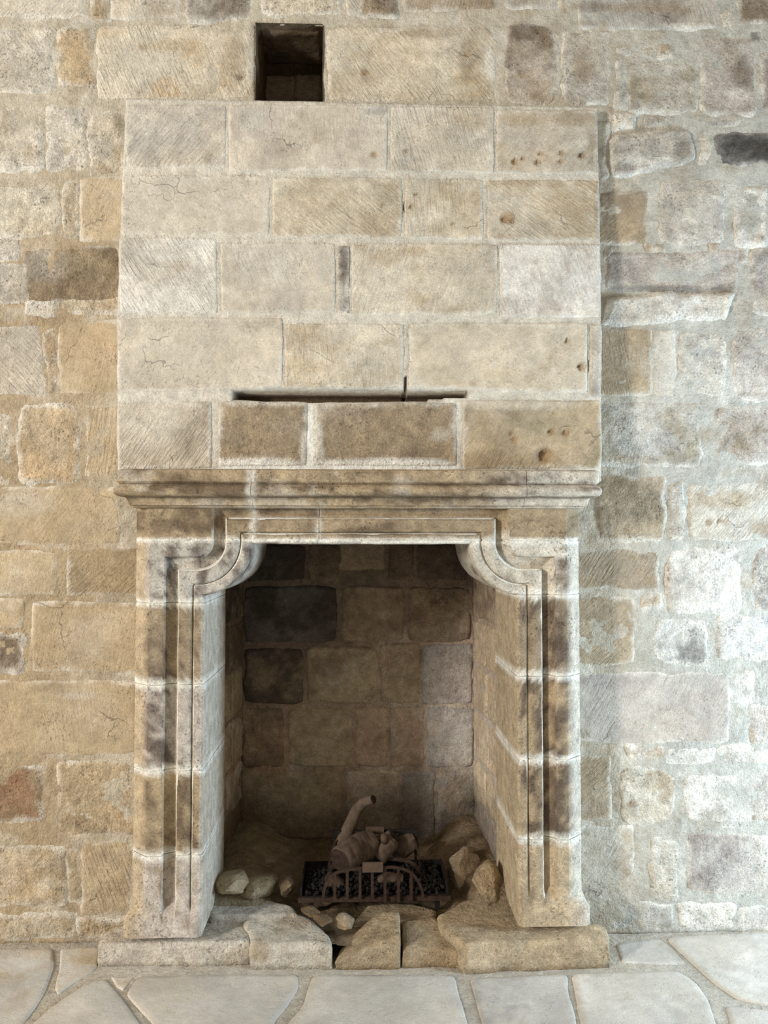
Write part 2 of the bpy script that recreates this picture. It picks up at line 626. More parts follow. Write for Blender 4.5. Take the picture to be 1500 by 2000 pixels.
WS((1203, 115, 1226, 212), 'grey', 'slate', .2, **R)
WS((1224, 124, 1362, 220), 'grey', 'olive', .4, **R)
WS((1370, 76, 1478, 224), 'pink', 'purple', .35, st=[(1450, 150, 25, 30, 'dbrown', .7), (1440, 185, 30, 12, 'white', .8)], **R)
WS((1484, 105, 1600, 214), 'purple', 'slate', .4, **R)
WS((1204, 94, 1236, 109), 'grey', None, 0, **R)
WS((1258, 92, 1282, 110), 'dtan', 'ochre', .5, **R)
WS((1290, 92, 1317, 110), 'dtan', 'ochre', .3, **R)
WS((1462, 60, 1486, 86), 'slate', 'bluegrey', .4, **R)
WS((1205, 223, 1241, 250), 'cream', None, 0, proud=.012, **R)
WS((1262, 229, 1300, 244), 'grey', 'slate', .3, **R)
WS((1378, 229, 1446, 248), 'grey', 'bluegrey', .4, **R)
# left of the breast, downwards
WS((-60, 205, 86, 335), 'pale', 'white', .4, **dict(R, lumps=.007))
WS((90, 206, 170, 334), 'pale', 'white', .45, **dict(R, lumps=.006))
WS((174, 218, 240, 342), 'pale', 'dtan', .4, st=[(205, 290, 16, 30, 'grey', .8), (205, 330, 40, 14, 'dtan', .8)], **dict(R, lumps=.008))
WS((-60, 368, 118, 462), 'cream', 'tan', .3, **R)
WS((122, 352, 153, 466), 'tan', 'cream', .4, **R)
WS((156, 345, 246, 470), 'tan', None, 0, **S)
WS((-60, 468, 38, 512), 'pale', 'white', .3, **R)
WS((-60, 515, 60, 592), 'grey', 'white', .3, **R)
WS((44, 484, 232, 590), 'brown', 'dbrown', .4, st=[(90, 520, 50, 35, 'grey', .6), (170, 520, 60, 30, 'olive', .5)], **dict(R, e=.45))
WS((50, 586, 112, 616), 'white', 'cream', .3, **R)
WS((116, 582, 234, 614), 'tan', 'cream', .4, **R)
WS((-60, 640, 78, 632, 94, 774, -60, 768), 'grey', 'pale', .3, **T)
WS((80, 650, 110, 640, 112, 765, 96, 770), 'dtan', 'olive', .4, **R)
WS((112, 632, 236, 624, 236, 770, 114, 770), 'tan', 'dtan', .2, **S)
WS((-60, 805, 20, 950), 'pale', 'brown', .3, **R)
WS((32, 788, 158, 946), 'orange', 'tan', .35, **dict(R, e=1.0, k=.35))
WS((166, 792, 238, 930), 'tan', 'dtan', .35, **T)
WS((-60, 950, 235, 1064), 'tan', 'dtan', .2, st=[(40, 985, 60, 25, 'pale', .6)], **S)
WS((-60, 1076, 114, 1161), 'tan', 'cream', .25, **S)
WS((130, 1068, 272, 1162), 'dtan', 'brown', .45, **T)
WS((-60, 1170, 44, 1226), 'tan', 'pale', .3, **S)
WS((-60, 1236, 46, 1314), 'purple', 'brown', .4, st=[(10, 1270, 40, 32, 'dbrown', .7)], **dict(R, e=.8))
WS((62, 1176, 270, 1312), 'tan', 'dtan', .3, **S)
WS((-60, 1330, 268, 1476), 'tan', 'dtan', .35, st=[(150, 1358, 35, 7, 'pale', .7)], **S)
WS((-60, 1494, 86, 1606), 'brown', 'rust', .5, st=[(25, 1545, 50, 40, 'rust', .75)], **dict(R, e=.7))
WS((110, 1486, 262, 1632), 'tan', 'dtan', .3, st=[(150, 1605, 28, 14, 'brown', .7)], **dict(R, lumps=.002))
WS((-60, 1652, 130, 1768), 'tan', 'cream', .5, **dict(R, lumps=.006))
WS((132, 1652, 157, 1764), 'tan', 'dtan', .3, **R)
WS((158, 1642, 256, 1788), 'tan', 'dtan', .2, **T)
WS((-60, 1786, 146, 1834), 'tan', 'cream', .4, **R)
WS((150, 1792, 250, 1836), 'dtan', 'tan', .3, **R)
# right of the breast, downwards
WS((1190, 270, 1342, 250, 1360, 312, 1196, 354), 'grey', 'slate', .2, st=[(1335, 300, 22, 30, 'slate', .7), (1270, 318, 60, 10, 'white', .7), (1270, 335, 70, 8, 'purple', .7)], **dict(R, proud=.014, k=.35))
WS((1364, 262, 1386, 326), 'pale', 'white', .4, **R)
WS((1396, 260, 1600, 322), 'slate', 'black', .5, st=[(1475, 290, 60, 24, 'black', .8)], **dict(R, k=.4, e=.4))
WS((1172, 244, 1188, 350), 'olive', 'grey', .4, **R)
WS((1168, 374, 1264, 478), 'brown', 'dtan', .4, **T)
WS((1286, 352, 1414, 478), 'pink', 'cream', .3, **R)
WS((1434, 366, 1498, 480), 'white', 'cream', .3, **dict(R, lumps=.006))
WS((1506, 340, 1600, 470), 'pink', 'white', .3, **R)
WS((1258, 477, 1298, 492), 'ochre', 'tan', .5, proud=.008, **R)
WS((1386, 476, 1402, 494), 'ochre', None, 0, proud=.008, **R)
WS((1432, 482, 1461, 513), 'olive', 'pink', .4, **R)
WS((1182, 488, 1194, 504), 'brown', None, 0, **R)
WS((1184, 494, 1446, 488, 1440, 578, 1180, 572), 'pink', 'cream', .3, st=[(1225, 530, 35, 25, 'purple', .6), (1300, 566, 100, 10, 'slate', .75), (1420, 566, 30, 12, 'slate', .7)], **dict(R, e=.2))
WS((1190, 578, 1430, 572, 1420, 624, 1176, 634), 'white', 'cream', .35, **dict(R, lumps=.007, proud=.012, e=.2))
WS((1466, 486, 1600, 616), 'pink', 'slate', .4, st=[(1480, 530, 30, 60, 'purple', .5)], **R)
WS((1168, 640, 1274, 773), 'dtan', 'tan', .4, **T)
WS((1277, 642, 1321, 776), 'pale', 'cream', .3, **S)
WS((1326, 650, 1418, 772), 'pale', 'grey', .4, st=[(1345, 752, 18, 12, 'lime', .95), (1370, 690, 40, 8, 'bluegrey', .7)], **R)
WS((1430, 640, 1600, 784), 'pink', 'grey', .4, **R)
WS((1170, 786, 1370, 912), 'grey', 'olive', .45, st=[(1240, 900, 60, 15, 'brown', .6)], **dict(R, lumps=.002))
WS((1394, 796, 1600, 906), 'pink', 'brown', .4, **R)
WS((1165, 928, 1300, 1058), 'dtan', 'brown', .3, st=[(1220, 1020, 40, 25, 'brown', .6)], **R)
WS((1306, 944, 1336, 1052), 'pale', 'grey', .4, **R)
WS((1344, 944, 1600, 1056), 'pale', 'brown', .25, st=[(1410, 975, 70, 22, 'dtan', .8)], pits=[(1382, 1019, 8, .01), (1405, 1016, 6, .01), (1417, 1021, 5, .01)], **T)
WS((1120, 1074, 1286, 1152), 'brown', 'dtan', .4, **T)
WS((1302, 1070, 1448, 1200), 'white', 'pink', .3, st=[(1345, 1120, 12, 60, 'grey', .7)], **R)
WS((1472, 1066, 1600, 1192), 'grey', 'purple', .35, **R)
WS((1120, 1164, 1241, 1299), 'dtan', 'brown', .25, **T)
WS((1250, 1160, 1292, 1186), 'dtan', 'grey', .4, **R)
WS((1280, 1212, 1382, 1297), 'white', 'slate', .4, **R)
WS((1402, 1206, 1600, 1288), 'white', 'bluegrey', .35, **R)
WS((1122, 1314, 1426, 1452), 'pink', 'grey', .4, st=[(1180, 1330, 60, 15, 'purple', .4), (1400, 1390, 40, 60, 'purple', .35)], **dict(T, m='s'))
WS((1432, 1312, 1472, 1372), 'white', 'grey', .3, **R)
WS((1466, 1376, 1600, 1452), 'pink', 'purple', .35, **R)
WS((1222, 1456, 1298, 1486), 'white', 'ochre', .2, **R)
WS((1302, 1458, 1398, 1492), 'white', 'cream', .3, **R)
WS((1402, 1456, 1600, 1490), 'white', 'grey', .3, **R)
WS((1125, 1474, 1194, 1602), 'dtan', 'pale', .4, **T)
WS((1208, 1500, 1318, 1606), 'cream', 'dtan', .35, pits=[(1232, 1570, 8, .012)], **dict(R, k=.6))
WS((1334, 1512, 1442, 1606), 'white', 'cream', .4, **dict(R, k=.4))
WS((1410, 1584, 1458, 1616), 'white', 'tan', .3, **R)
WS((1466, 1506, 1600, 1604), 'pink', 'white', .4, **R)
WS((1128, 1614, 1238, 1758), 'pale', 'dtan', .4, **T)
WS((1268, 1634, 1326, 1646, 1322, 1756, 1268, 1752), 'pale', 'white', .3, **R)
WS((1342, 1626, 1500, 1742), 'pink', 'purple', .3, **R)
WS((1508, 1620, 1600, 1742), 'white', 'pink', .3, **R)
WS((1195, 1764, 1318, 1816), 'grey', 'olive', .4, **R)
WS((1322, 1766, 1438, 1814), 'white', 'grey', .3, **R)
WS((1442, 1770, 1600, 1812), 'white', 'grey', .4, **R)

# courses carried on beyond the picture
rng = random.Random(5)


def px_x(X):
    return X


def fill_courses(x0, x1, z0, z1):
    z = z0
    while z < z1 - 0.06:
        hh = rng.uniform(0.17, 0.26)
        if z + hh > z1 - 0.1:
            hh = z1 - z - 0.01
        x = x0
        while x < x1 - 0.05:
            ww = rng.uniform(0.18, 0.45)
            if x + ww > x1 - 0.12:
                ww = x1 - x
            g = 0.009
            cs = [(x + g, 0, z + hh - g), (x + ww - g, 0, z + hh - g), (x + ww - g, 0, z + g), (x + g, 0, z + g)]
            b = rng.choice(['pale', 'cream', 'grey', 'pink'] if x0 > -1.4 else ['tan', 'dtan', 'pale'])
            block('stone', cs, NW, M_ROUGH, wall, PAL[b], PAL[rng.choice(['white', 'dtan', 'grey'])], 0.35,
                  res=0.022, k=.2, wob=.006, rough=.003, e=.5, bev=.016, lumps=.003)
            x += ww
        z += hh


fill_courses(WX0 + .01, PY(-68, 1000).x, 0.01, WZ1 - .02)
fill_courses(PY(1608, 1000).x, WX1 - .01, 0.01, WZ1 - .02)
ztop_px = PY(750, -66).z
fill_courses(PY(-66, 0).x, PY(1606, 0).x, ztop_px, WZ1 - .02)

# square niche cut into the wall
def box_lining(name, x0, x1, z0, z1, y0, y1, mat, parent, base, c2, amp=0.006, n=22):
    V, Fc = [], []

    def pat(a, b, c, d, nu, nv):
        off = len(V)
        a, b, c, d = map(np.array, (a, b, c, d))
        for j in range(nv):
            for i in range(nu):
                s, t = i / (nu - 1), j / (nv - 1)
                V.append((1 - s) * (1 - t) * a + s * (1 - t) * b + s * t * c + (1 - s) * t * d)
        Fc.extend(grid_faces(nu, nv, off))
    pat((x0, y1, z0), (x1, y1, z0), (x1, y1, z1), (x0, y1, z1), n, n)
    pat((x0, y0, z0), (x0, y1, z0), (x0, y1, z1), (x0, y0, z1), n, n)
    pat((x1, y1, z0), (x1, y0, z0), (x1, y0, z1), (x1, y1, z1), n, n)
    pat((x0, y1, z1), (x1, y1, z1), (x1, y0, z1), (x0, y0, z1), n, n)
    pat((x0, y0, z0), (x1, y0, z0), (x1, y1, z0), (x0, y1, z0), n, n)
    P = np.array(V)
    inn = sstep(y0, y0 + 0.05, P[:, 1])
    disp = np.stack([fbm(P, 18, 4, 3), fbm(P, 18, 4, 13), fbm(P, 18, 4, 23)], 1) * amp * 2 * inn[:, None]
    col = colour_field(P, PAL[base], 7.7, PAL[c2], .4)
    return make_obj(name, P + disp, Fc, mat, parent, col)


niche = box_lining('niche_lining', HX0, HX1, HZ0, HZ1, -0.004, 0.30, M_ROUGH, wall, 'dbrown', 'earth')  # dark lining colour adds to the shade inside the recess
niche['label'] = 'dark square recess high in the wall'
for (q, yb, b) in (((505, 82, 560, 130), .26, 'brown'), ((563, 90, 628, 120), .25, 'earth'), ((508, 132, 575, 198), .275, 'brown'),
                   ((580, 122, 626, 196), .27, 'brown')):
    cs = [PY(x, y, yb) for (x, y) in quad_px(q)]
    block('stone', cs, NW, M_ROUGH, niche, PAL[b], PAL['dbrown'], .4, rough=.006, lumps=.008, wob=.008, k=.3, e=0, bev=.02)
# rough ceiling stone of the niche, coloured darker to deepen the shade there
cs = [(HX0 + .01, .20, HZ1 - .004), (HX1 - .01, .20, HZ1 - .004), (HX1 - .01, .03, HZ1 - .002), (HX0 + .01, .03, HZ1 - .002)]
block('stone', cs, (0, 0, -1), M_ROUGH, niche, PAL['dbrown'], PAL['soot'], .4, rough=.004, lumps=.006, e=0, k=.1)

# ------------------------------------------------------------------ chimney breast
SL = [(PB(458, 770).x, PB(912, 770).x, PB(458, 764).z, PB(700, 776).z)]
SLX0, SLX1 = PB(456, 770).x, PB(914, 770).x


def slot_top(x):
    return np.interp(x, [SLX0, SLX1], [PB(456, 761).z, PB(914, 763).z])


def slot_bot(x):
    return np.interp(x, [SLX0, PB(640, 775).x, PB(791, 778).x, SLX1], [PB(456, 779).z, PB(640, 784).z, PB(791, 784).z, PB(914, 773).z])


zs_b = axis_with(ZB_BOT - 0.03, ZB_TOP, 0.009, [PB(500, 764).z, PB(500, 778).z])
BLX = lambda z: np.interp(z, [PB(228, 920).z, PB(228, 620).z, PB(236, 400).z, PB(246, 200).z][0:1] + [PB(228, 620).z, PB(236, 400).z, PB(246, 200).z],
                          [PB(230, 920).x, PB(229, 620).x, PB(237, 400).x, PB(246, 200).x])
BRX = lambda z: np.interp(z, [PB(1172, 920).z, PB(1172, 620).z, PB(1170, 400).z, PB(1166, 200).z],
                          [PB(1174, 920).x, PB(1174, 620).x, PB(1171, 400).x, PB(1166, 200).x])
nx = 250
V = []
for z in zs_b:
    a, b = float(BLX(z)), float(BRX(z))
    for i in range(nx):
        V.append((a + (b - a) * i / (nx - 1), 0, z))
P = np.array(V)
Y = -breast_p(P[:, 2]) - 0.0016 * 1.8 * fbm(P, 13, 5, 31.0, 0.6) + 0.0005
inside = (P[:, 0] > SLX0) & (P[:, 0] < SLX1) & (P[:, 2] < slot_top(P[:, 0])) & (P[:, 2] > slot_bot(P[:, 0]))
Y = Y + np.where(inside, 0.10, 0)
crk = (np.abs(P[:, 0] - PB(792, 750).x) < .0045) & (P[:, 2] < PB(792, 734).z) & (P[:, 2] > PB(792, 772).z)
Y = Y + np.where(crk, 0.06, 0)
BPITS = [(PB(x, y).x, PB(x, y).z, r * D / F) for (x, y, r) in ((730, 302, 8), (792, 295, 6), (1005, 315, 8), (1021, 309, 6), (1048, 316, 7), (1054, 300, 6), (1093, 315, 6), (1096, 298, 6), (1135, 303, 7),
         (811, 380, 4), (801, 404, 4), (884, 437, 5), (983, 428, 9), (998, 432, 6), (1106, 666, 6), (1134, 716, 9), (1062, 889, 17), (1075, 843, 7), (1102, 846, 8), (1002, 858, 7), (996, 846, 5))]
Y = Y + push_pits(P, BPITS)
P[:, 1] = Y
nvb = len(zs_b)
faces = grid_faces(nx, nvb)
col = wall_col(P)
m = (sstep(.0, .4, fbm(P, 6, 4, 44)) * .5)[:, None]
col = col * (1 - m) + PAL['cream'] * m
col = col * .45 + PAL['lime'] * .55 * (1 + .12 * fbm(P, 14, 4, 45))[:, None]
zz_ = PB(660, 914).z
m = (sstep(.022, .006, np.abs(P[:, 2] - zz_) + .02 * fbm(P, 25, 4, 3)) * (P[:, 0] > PB(428, 900).x) * (P[:, 0] < PB(900, 900).x))
m = np.maximum(m, sstep(.02, .006, np.abs(P[:, 0] - PB(608, 850).x) + .012 * fbm(P, 25, 4, 5)) * (P[:, 2] < PB(600, 790).z))[:, None]
col = col * (1 - m) + PAL['limew'] * m
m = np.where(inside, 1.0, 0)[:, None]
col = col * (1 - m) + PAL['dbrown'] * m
ring = ([i for i in range(nx)] + [j * nx + nx - 1 for j in range(1, nvb)] +
        [(nvb - 1) * nx + i for i in range(nx - 2, -1, -1)] + [j * nx for j in range(nvb - 2, 0, -1)])
n0 = len(P)
bk = P[ring].copy()
bk[:, 1] = 0.02
P = np.vstack([P, bk])
col = np.vstack([col, col[ring]])
for i in range(len(ring)):
    j = (i + 1) % len(ring)
    faces.append((ring[j], ring[i], n0 + i, n0 + j))
breast = make_obj('chimney_breast', P, faces, M_MORTAR, None, col)
tag(breast, 'pale dressed limestone chimney breast rising above the mantel shelf', 'chimney breast')
NB = np.array([0, -1.0, -0.092 / (ZB_TOP - ZB_BOT) * 1.0])


def BS(q, base, c2=None, a=0.0, m='t', st=(), pits=(), **kw):
    cs = [PB(x, y) for (x, y) in quad_px(q)]
    kw.setdefault('proud', 0.0026)
    kw.setdefault('rough', 0.0014)
    kw.setdefault('wob', 0.003)
    kw.setdefault('k', 0.05)
    kw.setdefault('e', 0.35)
    kw.setdefault('bev', 0.007)
    kw.setdefault('drop', 0.010)
    return block('stone', cs, NB, MATS[m], breast, PAL[base], PAL[c2] if c2 else None, a, res=.0075,
                 stains=st_px(st, PB), pits=[(PB(x, y).x, PB(x, y).z, r * D / F, dp) for (x, y, r, dp) in pits], **kw)


BS((246, 204, 441, 326), 'pale', 'grey', .4, st=[(405, 305, 10, 14, 'brown', .5)])
BS((446, 204, 757, 334), 'pale', 'pink', .3, m='s', st=[(740, 215, 30, 12, 'bluegrey', .6)], pits=[(730, 302, 8, .006)])
BS((763, 208, 965, 338), 'pale', 'cream', .4, st=[(920, 240, 40, 20, 'tan', .6), (790, 300, 20, 35, 'grey', .7)], pits=[(792, 295, 6, .005)])
BS((970, 214, 1166, 340), 'pale', 'tan', .35, st=[(1030, 235, 60, 15, 'tan', .8), (1120, 232, 40, 20, 'brown', .85), (1160, 290, 12, 60, 'brown', .8)],
   pits=[(1005, 315, 8, .012), (1021, 309, 6, .01), (1048, 316, 7, .012), (1054, 300, 6, .01), (1093, 315, 6, .01), (1096, 298, 6, .01), (1135, 303, 7, .012)])
BS((238, 342, 526, 460), 'pale', None, 0, m='s')
BS((532, 346, 785, 464), 'cream', 'dtan', .35, st=[(740, 440, 50, 30, 'dtan', .6), (640, 350, 90, 8, 'brown', .4)])
BS((791, 350, 944, 468), 'cream', 'tan', .4, pits=[(811, 380, 4, .008), (801, 404, 4, .008), (884, 437, 5, .008)])
BS((952, 352, 1170, 470), 'cream', 'tan', .45, st=[(1060, 358, 100, 10, 'dtan', .7), (990, 425, 14, 12, 'ochre', .8), (1166, 410, 8, 60, 'brown', .6)], pits=[(983, 428, 9, .01), (998, 432, 6, .008)])
BS((233, 464, 424, 612), 'white', 'pale', .5, st=[(350, 520, 20, 12, 'dtan', .4)])
BS((431, 474, 655, 612), 'pale', 'grey', .4, m='s')
BS((659, 480, 683, 612), 'grey', 'dbrown', .4, m='r', st=[(671, 520, 10, 60, 'dbrown', .7)])
BS((687, 476, 972, 615), 'cream', 'tan', .35, st=[(810, 490, 25, 12, 'tan', .8), (960, 500, 10, 40, 'pink', .7)])
BS((976, 476, 1172, 620), 'white', 'pink', .4, e=.2)
BS((230, 620, 552, 620, 552, 758, 230, 770), 'pale', 'cream', .4, m='s')
BS((556, 632, 788, 632, 788, 759, 556, 758), 'cream', 'tan', .35)
BS((798, 630, 1148, 630, 1148, 770, 798, 758), 'cream', 'tan', .4, m='s', e=.5, pits=[(1106, 666, 6, .012), (1134, 716, 9, .014)])
BS((1152, 634, 1174, 776), 'pale', 'grey', .3)
BS((230, 784, 414, 916), 'pale', 'brown', .25, st=[(370, 850, 35, 50, 'brown', .55), (300, 890, 50, 20, 'brown', .4)])
BS((427, 783, 600, 787, 600, 911, 427, 911), 'brown', 'dtan', .35, m='r', rough=.002, e=.6, st=[(500, 910, 95, 16, 'limew', 1.15), (595, 880, 10, 40, 'lime', .8)])
BS((616, 788, 892, 786, 892, 911, 616, 911), 'brown', 'dtan', .35, m='r', rough=.002, e=.6, st=[(740, 910, 165, 15, 'limew', 1.15), (622, 880, 12, 40, 'lime', .8), (860, 850, 20, 14, 'pale', .7)])
BS((904, 781, 1174, 916), 'tan', 'olive', .4, st=[(1020, 788, 120, 14, 'cream', .8), (960, 900, 60, 22, 'dbrown', .45), (1110, 865, 80, 10, 'tan', .8)],
   pits=[(1062, 889, 17, .018), (1075, 843, 7, .01), (1102, 846, 8, .01), (1002, 858, 7, .01), (996, 846, 5, .01)])

# ------------------------------------------------------------------ moulded fireplace surround
surround = empty('fireplace_surround', (PY(700, 1838, FR).x, FR + 0.1, 0.07))
tag(surround, 'carved limestone fireplace surround with moulded jambs, corbelled corners and mantel shelf', 'fireplace surround')
sc = (D + FR) / F


def FX(px):
    return PY(px, 1300, FR).x


def FZ(py, px=700):
    return PY(px, py, FR).z


XL, XR = FX(397), FX(1010)                     # opening edges at the jambs
ZLIN = FZ(1063)                                # underside of the lintel
RAD = 103 * sc
CXL, CXR = FX(385), FX(1022)
CZ = FZ(1060)
ZJL, ZJR = FZ(1832, 340), FZ(1810, 1060)       # feet of the jambs


def path_left():
    """samples (d) -> polyline from the left foot up to the middle of the lintel, as functions of offset d"""
    out = []
    n1 = 60
    for i in range(n1):
        t = i / (n1 - 1)
        out.append(('j', t))
    for i in range(1, 4):
        out.append(('h', i / 4))
    for i in range(13):
        out.append(('a', i / 12))
    for i in range(1, 3):
        out.append(('v', i / 2))
    for i in range(1, 26):
        out.append(('l', i / 25))
    return out


def path_pt(code, d, side):
    k, t = code
    s = 1 if side == 'L' else -1
    xj = XL if side == 'L' else XR
    cx = CXL if side == 'L' else CXR
    zj = ZJL if side == 'L' else ZJR
    r = max(RAD - d, 0.004)
    zh = CZ - r
    if k == 'j':
        return xj - s * d, zj + (zh - zj) * t
    if k == 'h':
        x0 = xj - s * d
        return x0 + (cx - x0) * t, zh
    if k == 'a':
        a = -math.pi / 2 + t * math.pi / 2
        return cx + s * r * math.cos(a), CZ + r * math.sin(a)
    if k == 'v':
        return cx + s * r, CZ + (ZLIN + d - CZ) * t
    if k == 'l':
        x0 = cx + s * r
        return x0 + (0.0 - x0) * t, ZLIN + d


# (offset from the opening in px, depth behind the front plane, is this part of the sunk moulding)
PROF = [(0, .36, 0), (0, .20, 0), (0, .10, 0), (0, .040, 0), (0, .018, 1), (1.2, .009, 1), (3.5, .0055, 1), (8, .0045, 1), (14, .0045, 1), (18, .006, 1), (19.5, .009, 1), (20.5, .015, 1), (22.5, .015, 1), (23.5, .008, 1),
        (26, .004, 1), (31, .0025, 1), (40, .0025, 1), (46, .003, 1), (49, .006, 1), (50.5, .020, 1), (52.5, .030, 1), (57, .030, 1), (64, .025, 1), (70, .020, 1), (74, .016, 1), (75.5, .004, 1), (77, .000, 0), (78, .0, 0),
        (78, .36, 0)]


def surround_mesh(inset=0.0):
    bm = bmesh.new()
    for side in 'LR':
        codes = path_left()
        s = 1 if side == 'L' else -1
        rows = []
        zstop0, zstop1 = (FZ(1790, 340), FZ(1770, 340)) if side == 'L' else (FZ(1756, 1060), FZ(1740, 1060))
        for c in codes:
            row = []
            for (dp, y, sunk) in PROF:
                d = dp * sc
                x, z = path_pt(c, d, side)
                f = 1.0
                if c[0] == 'j' and sunk:
                    f = float(sstep(zstop0, zstop1, np.array(z)))
                yy = y * f if (sunk and dp > 5) else y
                if c[0] == 'l' and 60 < dp and y < .3:
                    yy = .024
                d2 = inset
                xx = x - s * d2 if c[0] in 'jav' else x
                zz = z + d2 if c[0] in 'hal' else z
                row.append(bm.verts.new((xx, FR + yy + (inset if dp > 0 and y < .3 else 0), zz)))
            rows.append(row)
        n = len(PROF)
        for i in range(len(rows) - 1):
            for j in range(n):
                k = (j + 1) % n
                bm.faces.new((rows[i][j], rows[i + 1][j], rows[i + 1][k], rows[i][k]))
        bm.faces.new(rows[0])
        # flat face outside the moulding, with the chamfered outer arris
        D78 = 78 * sc
        zh = CZ - (RAD - D78)
        xj = (XL if side == 'L' else XR) - s * D78
        xo = FX(289) if side == 'L' else FX(1108)
        xc = PY(264, 1300, FR + .045).x if side == 'L' else PY(1132, 1300, FR + .045).x
        xw = FX(243) if side == 'L' else FX(1152)
        zf = ZJL if side == 'L' else ZJR
        zc0 = FZ(1790, 340) if side == 'L' else FZ(1768, 1060)
        zc1 = FZ(940)
        ztop = FZ(972)
        rows = []
        zz = list(np.linspace(zf, zh, 64))
        for z in zz:
            ch = float(sstep(zc0, zc0 + .03, np.array(z)) * sstep(zc1, zc1 - .03, np.array(z)))
            low = float(sstep(zc0 + .012, zc0 - .004, np.array(z)))
            hi = 0.0
            xout = xc + (xw - xc) * max(low * .8, hi)
            yout = FR + .010 + .035 * ch + inset
            xoo = xo + (xout - xo) * 0.75 * (1 - ch)
            row = [(xj, FR + inset), ((xj + xo) / 2, FR + inset), (xoo - s * inset * -1, FR + inset),
                   ((xoo + xout) / 2 + s * inset, (FR + yout) / 2 - .002 * ch + inset * .5), (xout + s * inset, yout), (xout + s * inset, -0.03), (xout + s * inset, .03), (xj, .03)]
            rows.append([bm.verts.new((x, y, z)) for (x, y) in row])
        n = len(rows[0])
        for i in range(len(rows) - 1):
            for j in range(n):
                k = (j + 1) % n
                bm.faces.new((rows[i][j], rows[i + 1][j], rows[i + 1][k], rows[i][k]))
        bm.faces.new(rows[0])
        bm.faces.new(rows[-1][::-1])
        # head panel beside the corbel
        r78 = max(RAD - D78, .004)
        cx = CXL if side == 'L' else CXR
        xe = cx + s * r78
        nu, nv = 16, 16
        gx = [xc + s * inset, (xc + xo) / 2 + s * inset] + list(np.linspace(xo, xe, nu - 2))
        gz = np.linspace(ztop, zh + 1e-4, nv)
        fr, bkk = [], []
        for z in gz:
            a, b = [], []
            for i, x in enumerate(gx):
                X, Zz = x, z
                if (X - cx) * s > 0 and Zz < CZ:
                    dd = math.hypot(X - cx, Zz - CZ)
                    if dd > r78:
                        X = cx + (X - cx) * r78 / dd
                        Zz = CZ + (Zz - CZ) * r78 / dd
                yy = FR + inset + (.045 if i == 0 else .0205 if i == 1 else 0)
                a.append(bm.verts.new((X, yy, Zz)))
                b.append(bm.verts.new((X, .03, Zz)))
            fr.append(a)
            bkk.append(b)
        for j in range(nv - 1):
            for i in range(nu - 1):
                bm.faces.new((fr[j][i], fr[j][i + 1], fr[j + 1][i + 1], fr[j + 1][i]))
                bm.faces.new((bkk[j][i], bkk[j + 1][i], bkk[j + 1][i + 1], bkk[j][i + 1]))
        for i in range(nu - 1):
            bm.faces.new((fr[0][i], bkk[0][i], bkk[0][i + 1], fr[0][i + 1]))
            bm.faces.new((fr[-1][i], fr[-1][i + 1], bkk[-1][i + 1], bkk[-1][i]))
        for j in range(nv - 1):
            bm.faces.new((fr[j][0], fr[j + 1][0], bkk[j + 1][0], bkk[j][0]))
            bm.faces.new((fr[j][-1], bkk[j][-1], bkk[j + 1][-1], fr[j + 1][-1]))
    bmesh.ops.remove_doubles(bm, verts=[v for v in bm.verts if abs(v.co.x) < 1e-5], dist=1e-4)
    bmesh.ops.recalc_face_normals(bm, faces=bm.faces[:])
    return bm


def cut(bm, co, no):
    """keep the side the normal points away from, capping the cut"""
    g = bm.verts[:] + bm.edges[:] + bm.faces[:]
    bmesh.ops.bisect_plane(bm, geom=g, plane_co=co, plane_no=no, clear_outer=True, dist=1e-6)
    be = [e for e in bm.edges if e.is_boundary]
    if be:
        bmesh.ops.holes_fill(bm, edges=be, sides=0)


def carved_colour(P, base, seed, dark=0.5, darkc=None, joints=(), c2=None, streak=True):
    col = np.outer(1 + .25 * fbm(P, 12, 4, seed), base)
    q = P.copy()
    q[:, 2] *= 0.22
    n = fbm(q, 20, 4, seed + 4) * .7 + fbm(P, 30, 4, seed + 6) * .5
    if not streak:
        q = P.copy()
        q[:, 0] *= .15
        n = fbm(q, 24, 4, seed + 4) * .8 + fbm(P, 30, 4, seed + 6) * .4
    m = (sstep(.28 - dark * .62, .6 - dark * .5, n + .22 * fbm(P, 90, 3, seed + 7)) * .85)[:, None]
    col = col * (1 - m) + (PAL['dbrown'] if darkc is None else darkc) * m
    if c2 is not None:
        m = (sstep(.1, .35, fbm(P, 16, 4, seed + 8)) * .5)[:, None]
        col = col * (1 - m) + c2 * m
    return add_joints(P, col, joints, seed)


def add_joints(P, col, joints, seed):
    for (z, w, amt) in joints:
        m = (sstep(w, w * .3, np.abs(P[:, 2] - z) + .35 * w * fbm(P, 40, 4, seed + 12)) * amt)[:, None]
        col = col * (1 - m) + PAL['lime'] * m
    return col


def bm_to_obj(bm, name, mat, parent, colfun, wear=0.0010, seed=0.0, smooth_angle=26):
    bmesh.ops.remove_doubles(bm, verts=bm.verts[:], dist=1e-6)
    bmesh.ops.recalc_face_normals(bm, faces=bm.faces[:])
    bm.normal_update()
    P = np.array([v.co[:] for v in bm.verts])
    n = np.array([v.normal[:] for v in bm.verts])
    d = fbm(P, 16, 4, seed + 51) * wear * 1.8
    P2 = P + n * d[:, None]
    faces = [tuple(v.index for v in f.verts) for f in bm.faces]
    o = make_obj(name, P2, faces, mat, parent, colfun(P))
    try:
        o.data.set_sharp_from_angle(angle=math.radians(smooth_angle))
    except Exception:
        pass
    bm.free()
    return o


full = surround_mesh()
core = surround_mesh(inset=0.0028)
bm_to_obj(core, 'mortar_core', M_MORTAR, surround, lambda P: colour_field(P, PAL['lime'], 88, PAL['mortar'], .3), wear=.001)

